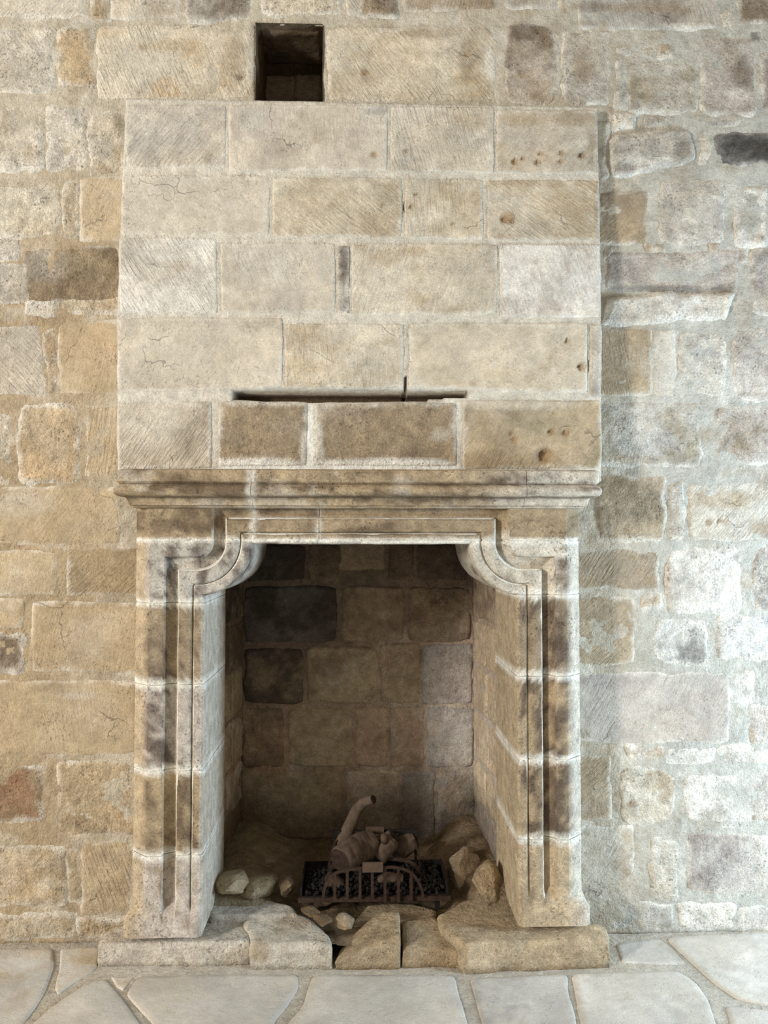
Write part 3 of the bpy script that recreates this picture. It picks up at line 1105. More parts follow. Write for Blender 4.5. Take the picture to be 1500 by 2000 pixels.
JL = [1838, 1672, 1506, 1338, 1178, 1052]
JR = [1815, 1641, 1484, 1321, 1162, 1056]
GAP = 0.0016
jspec = {
    'L': [('pink', .3, 'brown'), ('dtan', .45, 'dbrown'), ('pink', .55, 'umber'), ('brown', .85, 'umber'), ('grey', .6, 'umber')],
    'R': [('tan', .40, 'brown'), ('dtan', .75, 'umber'), ('dtan', .8, 'umber'), ('brown', .8, 'umber'), ('pale', .5, 'dbrown')]}
for side, js in (('L', JL), ('R', JR)):
    sgn = -1 if side == 'L' else 1
    pxx = 340 if side == 'L' else 1060
    jamb = empty('jamb', (FX(345) if side == 'L' else FX(1060), FR, .07))
    jamb.parent = surround
    jamb.location = jamb.location - PLOC[surround.name]
    jamb['label'] = 'moulded jamb with pale lime joints, %s of the opening' % ('left' if side == 'L' else 'right')
    for i in range(5):
        b = full.copy()
        z0, z1 = FZ(js[i], pxx), FZ(js[i + 1], pxx)
        cut(b, (0, 0, 0), (-sgn, 0, 0))
        if i > 0:
            cut(b, (0, 0, z0 + GAP), (0, 0, -1))
        cut(b, (0, 0, z1 - GAP), (0, 0, 1))
        base, dk, dc = jspec[side][i]
        jn = [(z1, .017, 1.0)] + ([(z0, .017, 1.0)] if i > 0 else [])
        sd = 60 + i * 3 + (0 if side == 'L' else 40)
        def cf(P, base=base, dk=dk, dc=dc, jn=jn, sd=sd, side=side):
            c = carved_colour(P, PAL[base], sd, dk, PAL[dc], ())
            # chamfer and reveal tinted tan or pale per side, putting the sidelight into colour
            xo = FX(289) if side == 'L' else FX(1108)
            w = sstep(-.001, .004, (xo - P[:, 0]) * (1 if side == 'L' else -1))[:, None] * .9
            c = c * (1 - w) + (PAL['tan'] if side == 'L' else PAL['pale']) * w
            xi = XL if side == 'L' else XR
            w = (sstep(-.016, .0, (P[:, 0] - xi) * (1 if side == 'L' else -1)) * (P[:, 2] < CZ - RAD) * .8)[:, None]
            c = c * (1 - w) + (PAL['pale'] if side == 'L' else PAL['tan']) * w
            return add_joints(P, c, jn, sd)
        bm_to_obj(b, 'corbel_block' if i == 4 else 'jamb_block', M_CARVED, jamb, cf, seed=sd)
# lintel in two stones
zl = FZ(1054)
for (x0, x1, sd) in ((None, 622, 5), (622, None, 15)):
    b = full.copy()
    cut(b, (0, 0, zl + GAP), (0, 0, -1))
    if x1:
        cut(b, (FX(x1) - GAP * .8, 0, 0), (1, 0, 0))
    if x0:
        cut(b, (FX(x0) + GAP * .8, 0, 0), (-1, 0, 0))
    def cf(P, sd=sd):
        c = carved_colour(P, PAL['dtan'] * .9, sd, .5, PAL['dbrown'], [(zl, .010, .7)], PAL['brown'], streak=False)
        for (px, w, a) in ((492, .016, .7), (622, .012, .6)):
            m = (sstep(w, w * .2, np.abs(P[:, 0] - FX(px)) + .6 * w * fbm(P, 24, 4, 7)) * a)[:, None]
            c = c * (1 - m) + PAL['lime'] * m
        return c
    bm_to_obj(b, 'lintel_block', M_CARVED, surround, cf, seed=sd)
full.free()

# mantel shelf: a moulding carried round three sides
ZM = lambda py: PY(700, py, FR - .06).z
MPROF = [(-.02, 914), (.050, 916), (.060, 919), (.063, 923), (.063, 936), (.062, 941), (.058, 943), (.053, 945.5), (.058, 947.5), (.064, 949.5), (.069, 953), (.0715, 958.5), (.069, 964), (.064, 967.5), (.057, 969.2),
         (.044, 970.2), (.034, 971), (.030, 974), (.026, 979), (.023, 984), (.022, 986), (.013, 987), (.012, 990), (.002, 991.5), (-.02, 991.5)]
MX0, MX1 = FX(262), FX(1136)


def mantel_mesh(inset=0.0):
    bm = bmesh.new()
    rows = []
    path = ([('l', t) for t in np.linspace(0, 1, 8)] + [('c', t) for t in (.17, .33, .5, .67, .83)] + [('f', t) for t in np.linspace(0, 1, 110)] +
            [('d', t) for t in (.17, .33, .5, .67, .83)] + [('r', t) for t in np.linspace(0, 1, 8)])
    for (k, t) in path:
        row = []
        for (o, py) in MPROF:
            ox = (o - inset) * .72
            yf = FR - o + inset
            z = ZM(py)
            rc = .004 + .016 * max(0, min(1, (o - .02) / .03))
            x0, x1 = MX0 - ox, MX1 + ox
            an = t * math.pi / 2
            if k == 'l':
                x, y = x0, .02 + (yf + rc - .02) * t
            elif k == 'c':
                x, y = x0 + rc * (1 - math.cos(an)), yf + rc * (1 - math.sin(an))
            elif k == 'f':
                x, y = x0 + rc + (x1 - x0 - 2 * rc) * t, yf
            elif k == 'd':
                x, y = x1 - rc * (1 - math.sin(an)), yf + rc * (1 - math.cos(an))
            else:
                x, y = x1, yf + rc + (.02 - yf - rc) * t
            row.append(bm.verts.new((x, y, z)))
        rows.append(row)
    n = len(MPROF)
    for i in range(len(rows) - 1):
        for j in range(n - 1):
            bm.faces.new((rows[i][j], rows[i + 1][j], rows[i + 1][j + 1], rows[i][j + 1]))
    # close top, bottom, back
    bmesh.ops.remove_doubles(bm, verts=bm.verts[:], dist=1e-5)
    be = [e for e in bm.edges if e.is_boundary]
    bmesh.ops.holes_fill(bm, edges=be, sides=0)
    bmesh.ops.recalc_face_normals(bm, faces=bm.faces[:])
    return bm


mfull = mantel_mesh()
shelf = empty('mantel_shelf', (0, FR, ZM(990)))
shelf.parent = surround
shelf.location = shelf.location - PLOC[surround.name]
for (x0, x1, sd, dk) in ((None, 494, 70, .42), (494, 1022, 70, .42), (1022, None, 70, .42)):
    b = mfull.copy()
    if x1:
        cut(b, (FX(x1) - .0006, 0, 0), (1, 0, 0))
    if x0:
        cut(b, (FX(x0) + .0006, 0, 0), (-1, 0, 0))
    def cf(P, sd=sd, dk=dk):
        g = sstep(.25, .6, P[:, 0])[:, None]
        c = carved_colour(P, PAL['dtan'], sd, .48, PAL['dbrown'], (), PAL['pale'], streak=False) * (1 - g) + \
            carved_colour(P, PAL['pale'], sd, .5, PAL['umber'], (), PAL['grey'], streak=False) * g
        # darker brown lines along the quirks and under the roll
        for (py, w, a) in ((945.5, .003, .55), (971, .005, .7), (988, .003, .5)):
            m = (sstep(w, w * .2, np.abs(P[:, 2] - ZM(py)) + w * .6 * fbm(P, 18, 4, 9)) * a)[:, None]
            c = c * (1 - m) + PAL['dbrown'] * m
        m = (sstep(.022, .004, np.abs(P[:, 0] - FX(494)) + .012 * fbm(P, 24, 4, 7)) * .7)[:, None]
        return c * (1 - m) + PAL['lime'] * m
    bm_to_obj(b, 'mantel_stone', M_CARVED, shelf, cf, wear=.0009, seed=sd, smooth_angle=35)
mfull.free()

# ------------------------------------------------------------------ firebox
YB = 0.55
YR = 0.19
A0 = PY(438, 1300, YR).x - .03
A1 = PY(958, 1300, YR).x + .03
B0 = PY(474, 1300, YB).x
B1 = PY(924, 1300, YB).x
FZT = FZ(1000) + .25
ZFL = 0.045


def patch(a, b, c, d, res):
    a, b, c, d = [np.array(q, dtype=float) for q in (a, b, c, d)]
    nu = max(3, int(np.linalg.norm(b - a) / res))
    nv = max(3, int(np.linalg.norm(d - a) / res))
    V = []
    for j in range(nv):
        for i in range(nu):
            s, t = i / (nu - 1), j / (nv - 1)
            V.append((1 - s) * (1 - t) * a + s * (1 - t) * b + s * t * c + (1 - s) * t * d)
    return np.array(V), nu, nv


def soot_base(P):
    """soot and smoke staining left on the masonry: dense high up on the left, greyer low on the right, darker brown near the base"""
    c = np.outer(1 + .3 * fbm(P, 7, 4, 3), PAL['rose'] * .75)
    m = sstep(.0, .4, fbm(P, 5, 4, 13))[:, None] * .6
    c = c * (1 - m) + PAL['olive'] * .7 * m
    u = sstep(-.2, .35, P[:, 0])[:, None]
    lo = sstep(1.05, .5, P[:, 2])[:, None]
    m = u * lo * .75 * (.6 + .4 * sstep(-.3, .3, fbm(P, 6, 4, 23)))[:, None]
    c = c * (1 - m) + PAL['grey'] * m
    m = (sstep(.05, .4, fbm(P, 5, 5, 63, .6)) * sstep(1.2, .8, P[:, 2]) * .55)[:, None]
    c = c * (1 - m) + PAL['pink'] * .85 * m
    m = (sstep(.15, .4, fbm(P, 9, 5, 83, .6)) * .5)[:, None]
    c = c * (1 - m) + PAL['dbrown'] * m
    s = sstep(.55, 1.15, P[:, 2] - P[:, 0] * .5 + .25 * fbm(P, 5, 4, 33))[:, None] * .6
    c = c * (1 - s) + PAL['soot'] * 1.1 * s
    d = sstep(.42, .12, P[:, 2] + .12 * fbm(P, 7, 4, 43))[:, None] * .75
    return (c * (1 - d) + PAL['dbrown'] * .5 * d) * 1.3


firebox = empty('firebox', ((A0 + A1) / 2, .3, ZFL))
tag(firebox, 'smoke-stained stone firebox recess behind the surround', 'firebox')


def fb_panel(name, a, b, c, d, nrm, amp=.004):
    P, nu, nv = patch(a, b, c, d, .014)
    disp = fbm(P, 10, 5, 61, .6) * amp * 2
    P2 = P + np.outer(disp, nrm)
    fc = grid_faces(nu, nv)
    # give the lining its thickness
    back = P2 - np.outer(np.full(len(P2), .05), nrm)
    n0 = len(P2)
    fc = fc + [tuple(n0 + i for i in f[::-1]) for f in grid_faces(nu, nv)]
    ring = ([i for i in range(nu)] + [j * nu + nu - 1 for j in range(1, nv)] +
            [(nv - 1) * nu + i for i in range(nu - 2, -1, -1)] + [j * nu for j in range(nv - 2, 0, -1)])
    for i in range(len(ring)):
        j = (i + 1) % len(ring)
        fc.append((ring[i], n0 + ring[i], n0 + ring[j], ring[j]))
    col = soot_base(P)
    return make_obj(name, np.vstack([P2, back]), fc, M_SOOT, firebox, np.vstack([col, col]))


pb = fb_panel('back_lining', (B0 - .06, YB, 0), (B1 + .06, YB, 0), (B1 + .06, YB, FZT), (B0 - .06, YB, FZT), (0, -1, 0))
pl = fb_panel('side_lining', (A0, YR, 0), (B0, YB, 0), (B0, YB, FZT), (A0, YR, FZT), (1, -.1, 0))
pr = fb_panel('side_lining', (B1, YB, 0), (A1, YR, 0), (A1, YR, FZT), (B1, YB, FZT), (-1, -.1, 0))
pt = fb_panel('throat_slab', (A0 - .1, YR - .15, FZT), (A1 + .1, YR - .15, FZT), (A1 + .1, YB + .1, FZT), (A0 - .1, YB + .1, FZT), (0, 0, -1))
# masonry closing the gap above the lintel and beside the reveals
pf = fb_panel('lintel_backing', (A0 - .1, .10, FZ(1020)), (A1 + .1, .10, FZ(1020)), (A1 + .1, .10, FZT), (A0 - .1, .10, FZT), (0, 1, 0), .001)


def FS(q, base, c2, a, yb=YB, **kw):
    cs = [PY(x, y, yb) for (x, y) in quad_px(q)]
    kw = dict(dict(proud=.006, rough=.004, wob=.007, k=.14, e=0.0, bev=.012, lumps=.003), **kw)
    st = kw.pop('st', ())
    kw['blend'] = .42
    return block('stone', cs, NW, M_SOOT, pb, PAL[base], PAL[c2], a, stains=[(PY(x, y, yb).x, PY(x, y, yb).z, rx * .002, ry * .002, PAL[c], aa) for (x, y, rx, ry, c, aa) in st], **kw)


for q, b, c2, a in (((478, 960, 560, 1050), 'soot', 'slate', .3), ((566, 960, 700, 1052), 'soot', 'sootb', .3), ((706, 960, 830, 1050), 'soot', 'sootb', .3), ((836, 960, 924, 1052), 'soot', 'slate', .3),
                    ((482, 1062, 597, 1136), 'soot', 'slate', .45), ((603, 1062, 662, 1134), 'sootb', 'brown', .4), ((664, 1058, 752, 1112), 'brown', 'olive', .4),
                    ((758, 1060, 808, 1132), 'sootb', 'brown', .45), ((814, 1062, 916, 1134), 'sootb', 'soot', .5),
                    ((476, 1144, 660, 1256), 'soot', 'slate', .5), ((666, 1146, 790, 1252), 'brown', 'sootb', .4), ((797, 1146, 920, 1254), 'sootb', 'olive', .4),
                    ((476, 1266, 592, 1374), 'soot', 'brown', .35), ((600, 1262, 738, 1374), 'olive', 'sootb', .4), ((742, 1258, 820, 1374), 'brown', 'rose', .5), ((824, 1258, 924, 1376), 'bluegrey', 'slate', .4),
                    ((474, 1382, 556, 1498), 'sootb', 'olive', .4), ((562, 1384, 690, 1498), 'olive', 'brown', .4), ((692, 1380, 758, 1496), 'rose', 'brown', .4), ((762, 1380, 830, 1498), 'rose', 'pink', .4), ((834, 1382, 926, 1500), 'bluegrey', 'pink', .4),
                    ((470, 1504, 668, 1640), 'olive', 'brown', .4), ((674, 1504, 780, 1650), 'pink', 'ochre', .35), ((784, 1506, 850, 1650), 'bluegrey', 'pink', .35), ((854, 1506, 930, 1650), 'bluegrey', 'ochre', .3)):
    FS(q, b, c2, a)


def side_stones(left):
    pan = pl if left else pr
    xa, xb = (A0, B0) if left else (A1, B1)
    nrm = (1, -.1, 0) if left else (-1, -.1, 0)
    zed = [FZ(1070), FZ(1145), FZ(1255), FZ(1370), FZ(1490), FZ(1610), FZ(1720)]
    rg = random.Random(3 if left else 4)
    for i in range(len(zed) - 1):
        cuts = [0.02, rg.uniform(.35, .65), .98]
        for j in range(2):
            t0, t1 = cuts[j] + .012, cuts[j + 1] - .012
            pts = []
            for (t, z) in ((t0, zed[i] - .006), (t1, zed[i] - .006), (t1, zed[i + 1] + .006), (t0, zed[i + 1] + .006)):
                pts.append((xa + (xb - xa) * t, YR + (YB - YR) * t, z))
            if left:
                b, c = [('soot', 'slate'), ('soot', 'olive'), ('sootb', 'olive'), ('olive', 'sootb'), ('olive', 'grey'), ('grey', 'olive')][i]
            else:
                b, c = [('sootb', 'soot'), ('brown', 'sootb'), ('dtan', 'brown'), ('dtan', 'brown'), ('tan', 'ochre'), ('tan', 'ochre')][i]
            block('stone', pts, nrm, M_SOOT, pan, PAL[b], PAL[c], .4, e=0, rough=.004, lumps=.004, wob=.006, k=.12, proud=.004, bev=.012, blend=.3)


side_stones(True)
side_stones(False)

# earth and ash bed
P, nu, nv = patch((A0 - .06, FR + .02, ZFL), (A1 + .06, FR + .02, ZFL), (A1 + .06, YB + .02, ZFL + .03), (A0 - .06, YB + .02, ZFL + .03), .010)
P[:, 2] += .012 * 2 * fbm(P, 9, 5, 71, .6)
mid_ = (A0 + A1) / 2
sd_ = np.abs(P[:, 0] - mid_ - .01)
P[:, 2] += sstep(.22, .42, sd_ + .05 * fbm(P, 8, 3, 5)) * sstep(-.06, .10, P[:, 1]) * np.where(P[:, 0] > mid_, .085, .075)
P[:, 2] += .02 * sstep(.3, .5, P[:, 1])
col = colour_field(P, PAL['earth'], 72, PAL['brown'], .4, var=.25)
m_ = (sstep(-.18, -.3, P[:, 0]) * .7)[:, None]
col = col * (1 - m_) + PAL['olive'] * .8 * m_
edge = [i for i in range(len(P))]
n0 = len(P)
P2 = np.vstack([P, P * [1, 1, 0] + [0, 0, .002]])
fc = grid_faces(nu, nv) + [tuple(n0 + i for i in f[::-1]) for f in grid_faces(nu, nv)]
make_obj('ash_bed', P2, fc, M_ROUGH, firebox, np.vstack([col, col]))


# ------------------------------------------------------------------ rocks and slabs
def slab(name, poly, ztop, zbase, mat, parent, base, c2=None, a=0.0, bev=.012, amp=.006, tilt=(0, 0), n=84, rings=9, stains=(), flat=.5, zscale=1.0):
    """solid irregular slab over a footprint polygon [(X,Y)]"""
    SEED[0] += 1
    seed = SEED[0] * 1.91
    poly = np.array(poly, dtype=float)
    seg = np.roll(poly, -1, 0) - poly
    ln = np.hypot(seg[:, 0], seg[:, 1])
    cum = np.concatenate([[0], np.cumsum(ln)])
    pts = []
    for t in np.linspace(0, cum[-1], n, endpoint=False):
        i = min(len(poly) - 1, np.searchsorted(cum, t, side='right') - 1)
        pts.append(poly[i] + seg[i] * (t - cum[i]) / max(1e-9, ln[i]))
    pts = np.array(pts)
    for _ in range(2):
        pts = .5 * pts + .25 * (np.roll(pts, 1, 0) + np.roll(pts, -1, 0))
    c = poly.mean(0)
    size = np.hypot(*(pts - c).T).mean()
    V = []
    lv = []
    hgt = ztop - zbase
    for t in (0, .3, .6, .85):
        lv.append((1.0, zbase + (hgt - bev) * t))
    lv.append((1.0, ztop - bev))
    lv.append((1 - .3 * bev / size, ztop - bev * .35))
    lv.append((1 - 1.0 * bev / size, ztop))
    s0 = 1 - bev / size
    for i in range(1, rings):
        lv.append((s0 * (1 - i / rings), ztop))
    nl = len(lv)
    for (s, z) in lv:
        V.append(np.column_stack([c + (pts - c) * s, np.full(n, z)]))
    P = np.vstack(V + [np.array([[c[0], c[1], ztop]])])
    d = P[:, :2] - c
    r = np.hypot(d[:, 0], d[:, 1]) + 1e-9
    wall_m = (np.arange(len(P)) < n * 6).astype(float)
    nn = fbm(P, 14, 4, seed, .55)
    nb = fbm(P, 5, 3, seed + 4)
    P2 = P.copy()
    rad = wall_m * amp * (1.6 * nn + 1.0 * nb)
    P2[:, 0] += d[:, 0] / r * rad
    P2[:, 1] += d[:, 1] / r * rad
    up = sstep(zbase, ztop, P[:, 2])
    P2[:, 2] += up * amp * flat * (1.5 * nn + 2.0 * nb) + up * (d[:, 0] * tilt[0] + d[:, 1] * tilt[1])
    faces = []
    for k in range(nl - 1):
        for i in range(n):
            j = (i + 1) % n
            faces.append((k * n + i, k * n + j, (k + 1) * n + j, (k + 1) * n + i))
    for i in range(n):
        faces.append(((nl - 1) * n + i, (nl - 1) * n + (i + 1) % n, nl * n))
    faces.append(tuple(range(n))[::-1])
    area = 0.5 * np.sum(pts[:, 0] * np.roll(pts[:, 1], -1) - np.roll(pts[:, 0], -1) * pts[:, 1])
    if area < 0:
        faces = [f[::-1] for f in faces]
    col = colour_field(P, PAL[base], seed, PAL[c2] if c2 else None, a, stains=stains)
    return make_obj(name, P2, faces, mat, parent, col)


def rock(name, centre, rad, base, c2=None, a=0.3, label=None, cat='stone', parent=None, rot=0.0, mat=None, sub=4, ang=.35, group=None):
    SEED[0] += 1
    seed = SEED[0] * 2.3
    bm = bmesh.new()
    bmesh.ops.create_icosphere(bm, subdivisions=sub, radius=1.0)
    P = np.array([v.co[:] for v in bm.verts])
    fc = [tuple(v.index for v in f.verts) for f in bm.faces]
    bm.free()
    rg = np.random.RandomState(SEED[0])
    # hewn facets
    d = np.ones(len(P))
    for _ in range(22):
        nv_ = rg.normal(size=3)
        nv_ /= np.linalg.norm(nv_)
        h = rg.uniform(.55, .85)
        dt = P @ nv_
        d = np.minimum(d, np.where(dt > .05, h / np.maximum(dt, .05), 9))
    P = P * d[:, None]
    P = P * (1 + .16 * fbm(P, 2.2, 4, seed))[:, None]
    P = P * np.array(rad)
    c, s = math.cos(rot), math.sin(rot)
    P = np.column_stack([P[:, 0] * c - P[:, 1] * s, P[:, 0] * s + P[:, 1] * c, P[:, 2]])
    P = P + np.array(centre)
    col = colour_field(P, PAL[base], seed, PAL[c2] if c2 else None, a)
    o = make_obj(name, P, fc, mat or M_ROUGH, parent, col)
    o.data.set_sharp_from_angle(angle=math.radians(28))
    if label:
        tag(o, label, cat, group)
    return o


# ------------------------------------------------------------------ hearth
ZH = 0.085
hearth = empty('hearth', (0, FR, 0))
tag(hearth, 'raised hearth of worn broken limestone slabs under the surround', 'hearth')


def HS(pp, base, c2=None, a=.3, ztop=ZH, **kw):
    poly = [PZ(x, y, ztop)[:2] for (x, y) in pp]
    return slab('hearth_slab', poly, ztop, 0.0, M_ROUGH, hearth, base, c2, a, **kw)


HS([(190, 1843), (300, 1842), (400, 1842), (488, 1840), (492, 1815), (482, 1796), (400, 1792), (240, 1804), (204, 1818)], 'pale', 'pink', .35, ztop=.068, bev=.012, amp=.004, n=160)
HS([(408, 1788), (500, 1788), (588, 1784), (574, 1768), (505, 1752), (430, 1752), (380, 1765)], 'grey', 'pale', .35, ztop=.092, bev=.012, amp=.006, n=110)
HS([(490, 1842), (570, 1842), (650, 1842), (648, 1826), (616, 1796), (582, 1782), (500, 1784), (470, 1796)], 'pale', 'dtan', .3, ztop=.078, bev=.018, amp=.005, tilt=(.0, .05), n=130)
HS([(655, 1847), (700, 1847), (782, 1847), (782, 1806), (748, 1794), (704, 1806), (664, 1830)], 'dtan', 'tan', .45, ztop=.070, bev=.010, amp=.004, tilt=(.40, .12), n=110)
HS([(785, 1847), (840, 1847), (904, 1847), (886, 1820), (846, 1796), (784, 1804)], 'dtan', 'brown', .4, ztop=.066, bev=.016, amp=.006, tilt=(-.06, .2), n=110)
HS([(690, 1796), (770, 1800), (838, 1800), (852, 1778), (800, 1762), (715, 1766)], 'dtan', 'tan', .4, ztop=.074, bev=.008, amp=.005, n=110)
HS([(907, 1844), (1000, 1840), (1100, 1837), (1194, 1834), (1186, 1806), (1090, 1794), (1012, 1786), (990, 1758), (955, 1744), (900, 1756), (850, 1784), (856, 1806), (888, 1828)], 'tan', 'dtan', .4, ztop=.086, bev=.014, amp=.005, n=180)

# loose rubble in the firebox
def RK(px, py, Y, rx, ry, rz, base, c2, label, rot=0.0, dz=0.0, **kw):
    p = PY(px, py, Y)
    s = (Y + D) / F
    return rock('loose_stone', (p.x, p.y, p.z + dz), (rx * s, ry, rz * s), base, c2, .35, label, 'stone', rot=rot, **kw)


RK(452, 1724, .07, 46, .09, 24, 'olive', 'brown', 'dusty flat stone lying against the foot of the left jamb inside the firebox', .2)
RK(512, 1726, .10, 44, .08, 24, 'olive', 'brown', 'broad dusty stone between the left jamb and the knobbly stone by the tray', -.2)
RK(558, 1730, .08, 22, .05, 18, 'earth', 'olive', 'knobbly stone just left of the iron tray', .5)
RK(490, 1690, .36, 56, .07, 20, 'olive', 'brown', 'low stone at the back left corner of the firebox', .1)
RK(566, 1688, .42, 44, .05, 16, 'earth', 'brown', 'dark low stone against the back wall behind the left end of the tray', -.1)
RK(908, 1710, .22, 44, .11, 50, 'brown', 'earth', 'large brown boulder right of the grate tray', .3)
RK(958, 1730, .08, 34, .10, 44, 'dtan', 'brown', 'ochre stone wedged between the boulder and the right jamb', -.4)
RK(936, 1652, .40, 24, .05, 18, 'dtan', 'brown', 'small stone perched behind the boulder at the back right', .2)
RK(866, 1662, .46, 44, .05, 30, 'earth', 'dbrown', 'dark stone against the back wall behind the right end of the tray', .0)
RK(628, 1796, -.08, 22, .05, 9, 'earth', 'brown', 'small earthy stone in the gap between the left and middle hearth slabs', .6)
RK(672, 1800, -.07, 20, .05, 14, 'brown', 'dtan', 'tan stone leaning on the broken middle hearth slab', .9)
RK(606, 1780, -.03, 24, .04, 7, 'earth', 'brown', 'small flat stone in front of the left end of the tray', .3)

# ------------------------------------------------------------------ fire grate
def tube_mesh(path, rad, n=10, flat=1.0, seed=None, amp=0.0, cap=True, up=(0, 0, 1)):
    path = [np.array(p, dtype=float) for p in path]
    V, Fc = [], []
    m = len(path)
    for i, p in enumerate(path):
        t = path[min(i + 1, m - 1)] - path[max(i - 1, 0)]
        t /= np.linalg.norm(t) + 1e-12
        u = np.array(up, dtype=float)
        if abs(np.dot(u, t)) > .95:
            u = np.array((1.0, 0, 0))
        a = np.cross(t, u)
        a /= np.linalg.norm(a)
        b = np.cross(a, t)
        r = rad[i] if hasattr(rad, '__len__') else rad
        for k in range(n):
            th = 2 * math.pi * k / n
            V.append(p + r * (a * math.cos(th) + flat * b * math.sin(th)))
    for i in range(m - 1):
        for k in range(n):
            j = (k + 1) % n
            Fc.append((i * n + k, i * n + j, (i + 1) * n + j, (i + 1) * n + k))
    if cap:
        Fc.append(tuple(range(n))[::-1])
        Fc.append(tuple((m - 1) * n + k for k in range(n)))
    P = np.array(V)
    if amp:
        c = np.repeat(np.array(path), n, 0)
        d = P - c
        P = c + d * (1 + amp * fbm(P, 30, 4, seed or 0))[:, None]
    return P, Fc


def strip_mesh(path, w, th):
    """flat iron strap: rectangular section, wide face towards the room"""
    V, Fc = [], []
    m = len(path)
    path = [np.array(p, dtype=float) for p in path]
    for i, p in enumerate(path):
        t = path[min(i + 1, m - 1)] - path[max(i - 1, 0)]
        t /= np.linalg.norm(t)
        yv = np.array((0, 1.0, 0))
        a = np.cross(t, yv)
        a /= np.linalg.norm(a)
        for (sa, sy) in ((-1, -1), (1, -1), (1, 1), (-1, 1)):
            V.append(p + a * sa * w / 2 + yv * sy * th / 2)
    for i in range(m - 1):
        for k in range(4):
            j = (k + 1) % 4
            Fc.append((i * 4 + k, i * 4 + j, (i + 1) * 4 + j, (i + 1) * 4 + k))
    Fc.append((3, 2, 1, 0))
    Fc.append(tuple((m - 1) * 4 + k for k in range(4)))
    return np.array(V), Fc


def smooth_path(pts, n=40):
    pts = np.array(pts, dtype=float)
    out = []
    m = len(pts)
    for i in range(m - 1):
        p0, p1, p2, p3 = pts[max(i - 1, 0)], pts[i], pts[i + 1], pts[min(i + 2, m - 1)]
        for t in np.linspace(0, 1, max(3, n // (m - 1)), endpoint=False):
            out.append(.5 * ((2 * p1) + (-p0 + p2) * t + (2 * p0 - 5 * p1 + 4 * p2 - p3) * t * t + (-p0 + 3 * p1 - 3 * p2 + p3) * t ** 3))
    out.append(pts[-1])
    return out


def boxv(x0, x1, y0, y1, z0, z1):
    V = [(x, y, z) for z in (z0, z1) for y in (y0, y1) for x in (x0, x1)]
    Fc = [(0, 2, 3, 1), (4, 5, 7, 6), (0, 1, 5, 4), (2, 6, 7, 3), (0, 4, 6, 2), (1, 3, 7, 5)]
    return V, Fc


def joinm(parts):
    V, Fc = [], []
    for (v, f) in parts:
        o = len(V)
        V.extend([tuple(p) for p in v])
        Fc.extend([tuple(o + i for i in q) for q in f])
    return V, Fc


GY0, GY1 = 0.02, 0.21
gl = PY(588, 1750, GY0).x
gr = PY(874, 1750, GY0).x
gz = PY(730, 1757, GY0).z
grate = empty('fire_grate', ((gl + gr) / 2, (GY0 + GY1) / 2, gz))
tag(grate, 'rusty iron fire grate tray with an arched barred front guard', 'fire grate')
gh = .042
v, f = joinm([boxv(gl, gr, GY0, GY1, gz, gz + .006),
              boxv(gl, gr, GY0 - .003, GY0 + .003, gz, gz + .014),
              boxv(gl, gr, GY1 - .003, GY1 + .003, gz, gz + gh),
              boxv(gl - .003, gl + .003, GY0, GY1, gz, gz + gh),
              boxv(gr - .003, gr + .003, GY0, GY1, gz, gz + gh)])
make_obj('tray', v, f, M_IRON2, grate, smooth=False)
v, f = boxv(gl - .008, gr + .008, GY0 - .010, GY0 - .003, gz - .002, gz + .012)
make_obj('front_rail', v, f, M_IRON, grate, smooth=False)
for x in (gl + .03, gr - .03):
    for y in (GY0 + .03, GY1 - .03):
        v, f = boxv(x - .008, x + .008, y - .008, y + .008, gz - .045, gz)
        make_obj('foot', v, f, M_IRON2, grate, smooth=False)
YG = GY0 - .018
arch = smooth_path([PY(x, y, YG) for (x, y) in ((631, 1752), (634, 1734), (645, 1714), (664, 1702), (695, 1697), (735, 1695), (770, 1694), (795, 1700), (812, 1714), (823, 1736), (826, 1752))], 60)
v, f = strip_mesh(arch, .0085, .005)
make_obj('guard_arch', v, f, M_IRON, grate, smooth=False)
for i, x in enumerate((654, 678, 703, 727, 752, 778, 803)):
    tz = [p for p in arch]
    X = PY(x, 1720, YG).x
    zt = max(p[2] for p in tz if abs(p[0] - X) < .012)
    zb = PY(x, 1753 + (9 if i > 3 else 2), YG).z
    v, f = boxv(X - .0045, X + .0045, YG - .003, YG + .003, zb, zt)
    make_obj('guard_bar', v, f, M_IRON, grate, smooth=False)
YG2 = GY0 + .11
arch2 = smooth_path([PY(x, y, YG2) for (x, y) in ((640, 1720), (648, 1692), (668, 1680), (710, 1676), (760, 1677), (795, 1681), (814, 1694), (823, 1716))], 50)
v, f = strip_mesh(arch2, .012, .005)
make_obj('rear_arch', v, f, M_IRON, grate, smooth=False)
for pth in ([(772, 1664), (785, 1674), (797, 1694)], [(808, 1640), (815, 1660), (821, 1692)], [(655, 1640), (648, 1665), (640, 1700)]):
    v, f = strip_mesh(smooth_path([PY(x, y, YG2 + .04) for (x, y) in pth], 20), .007, .005)
    make_obj('log_rest', v, f, M_IRON, grate, smooth=False)
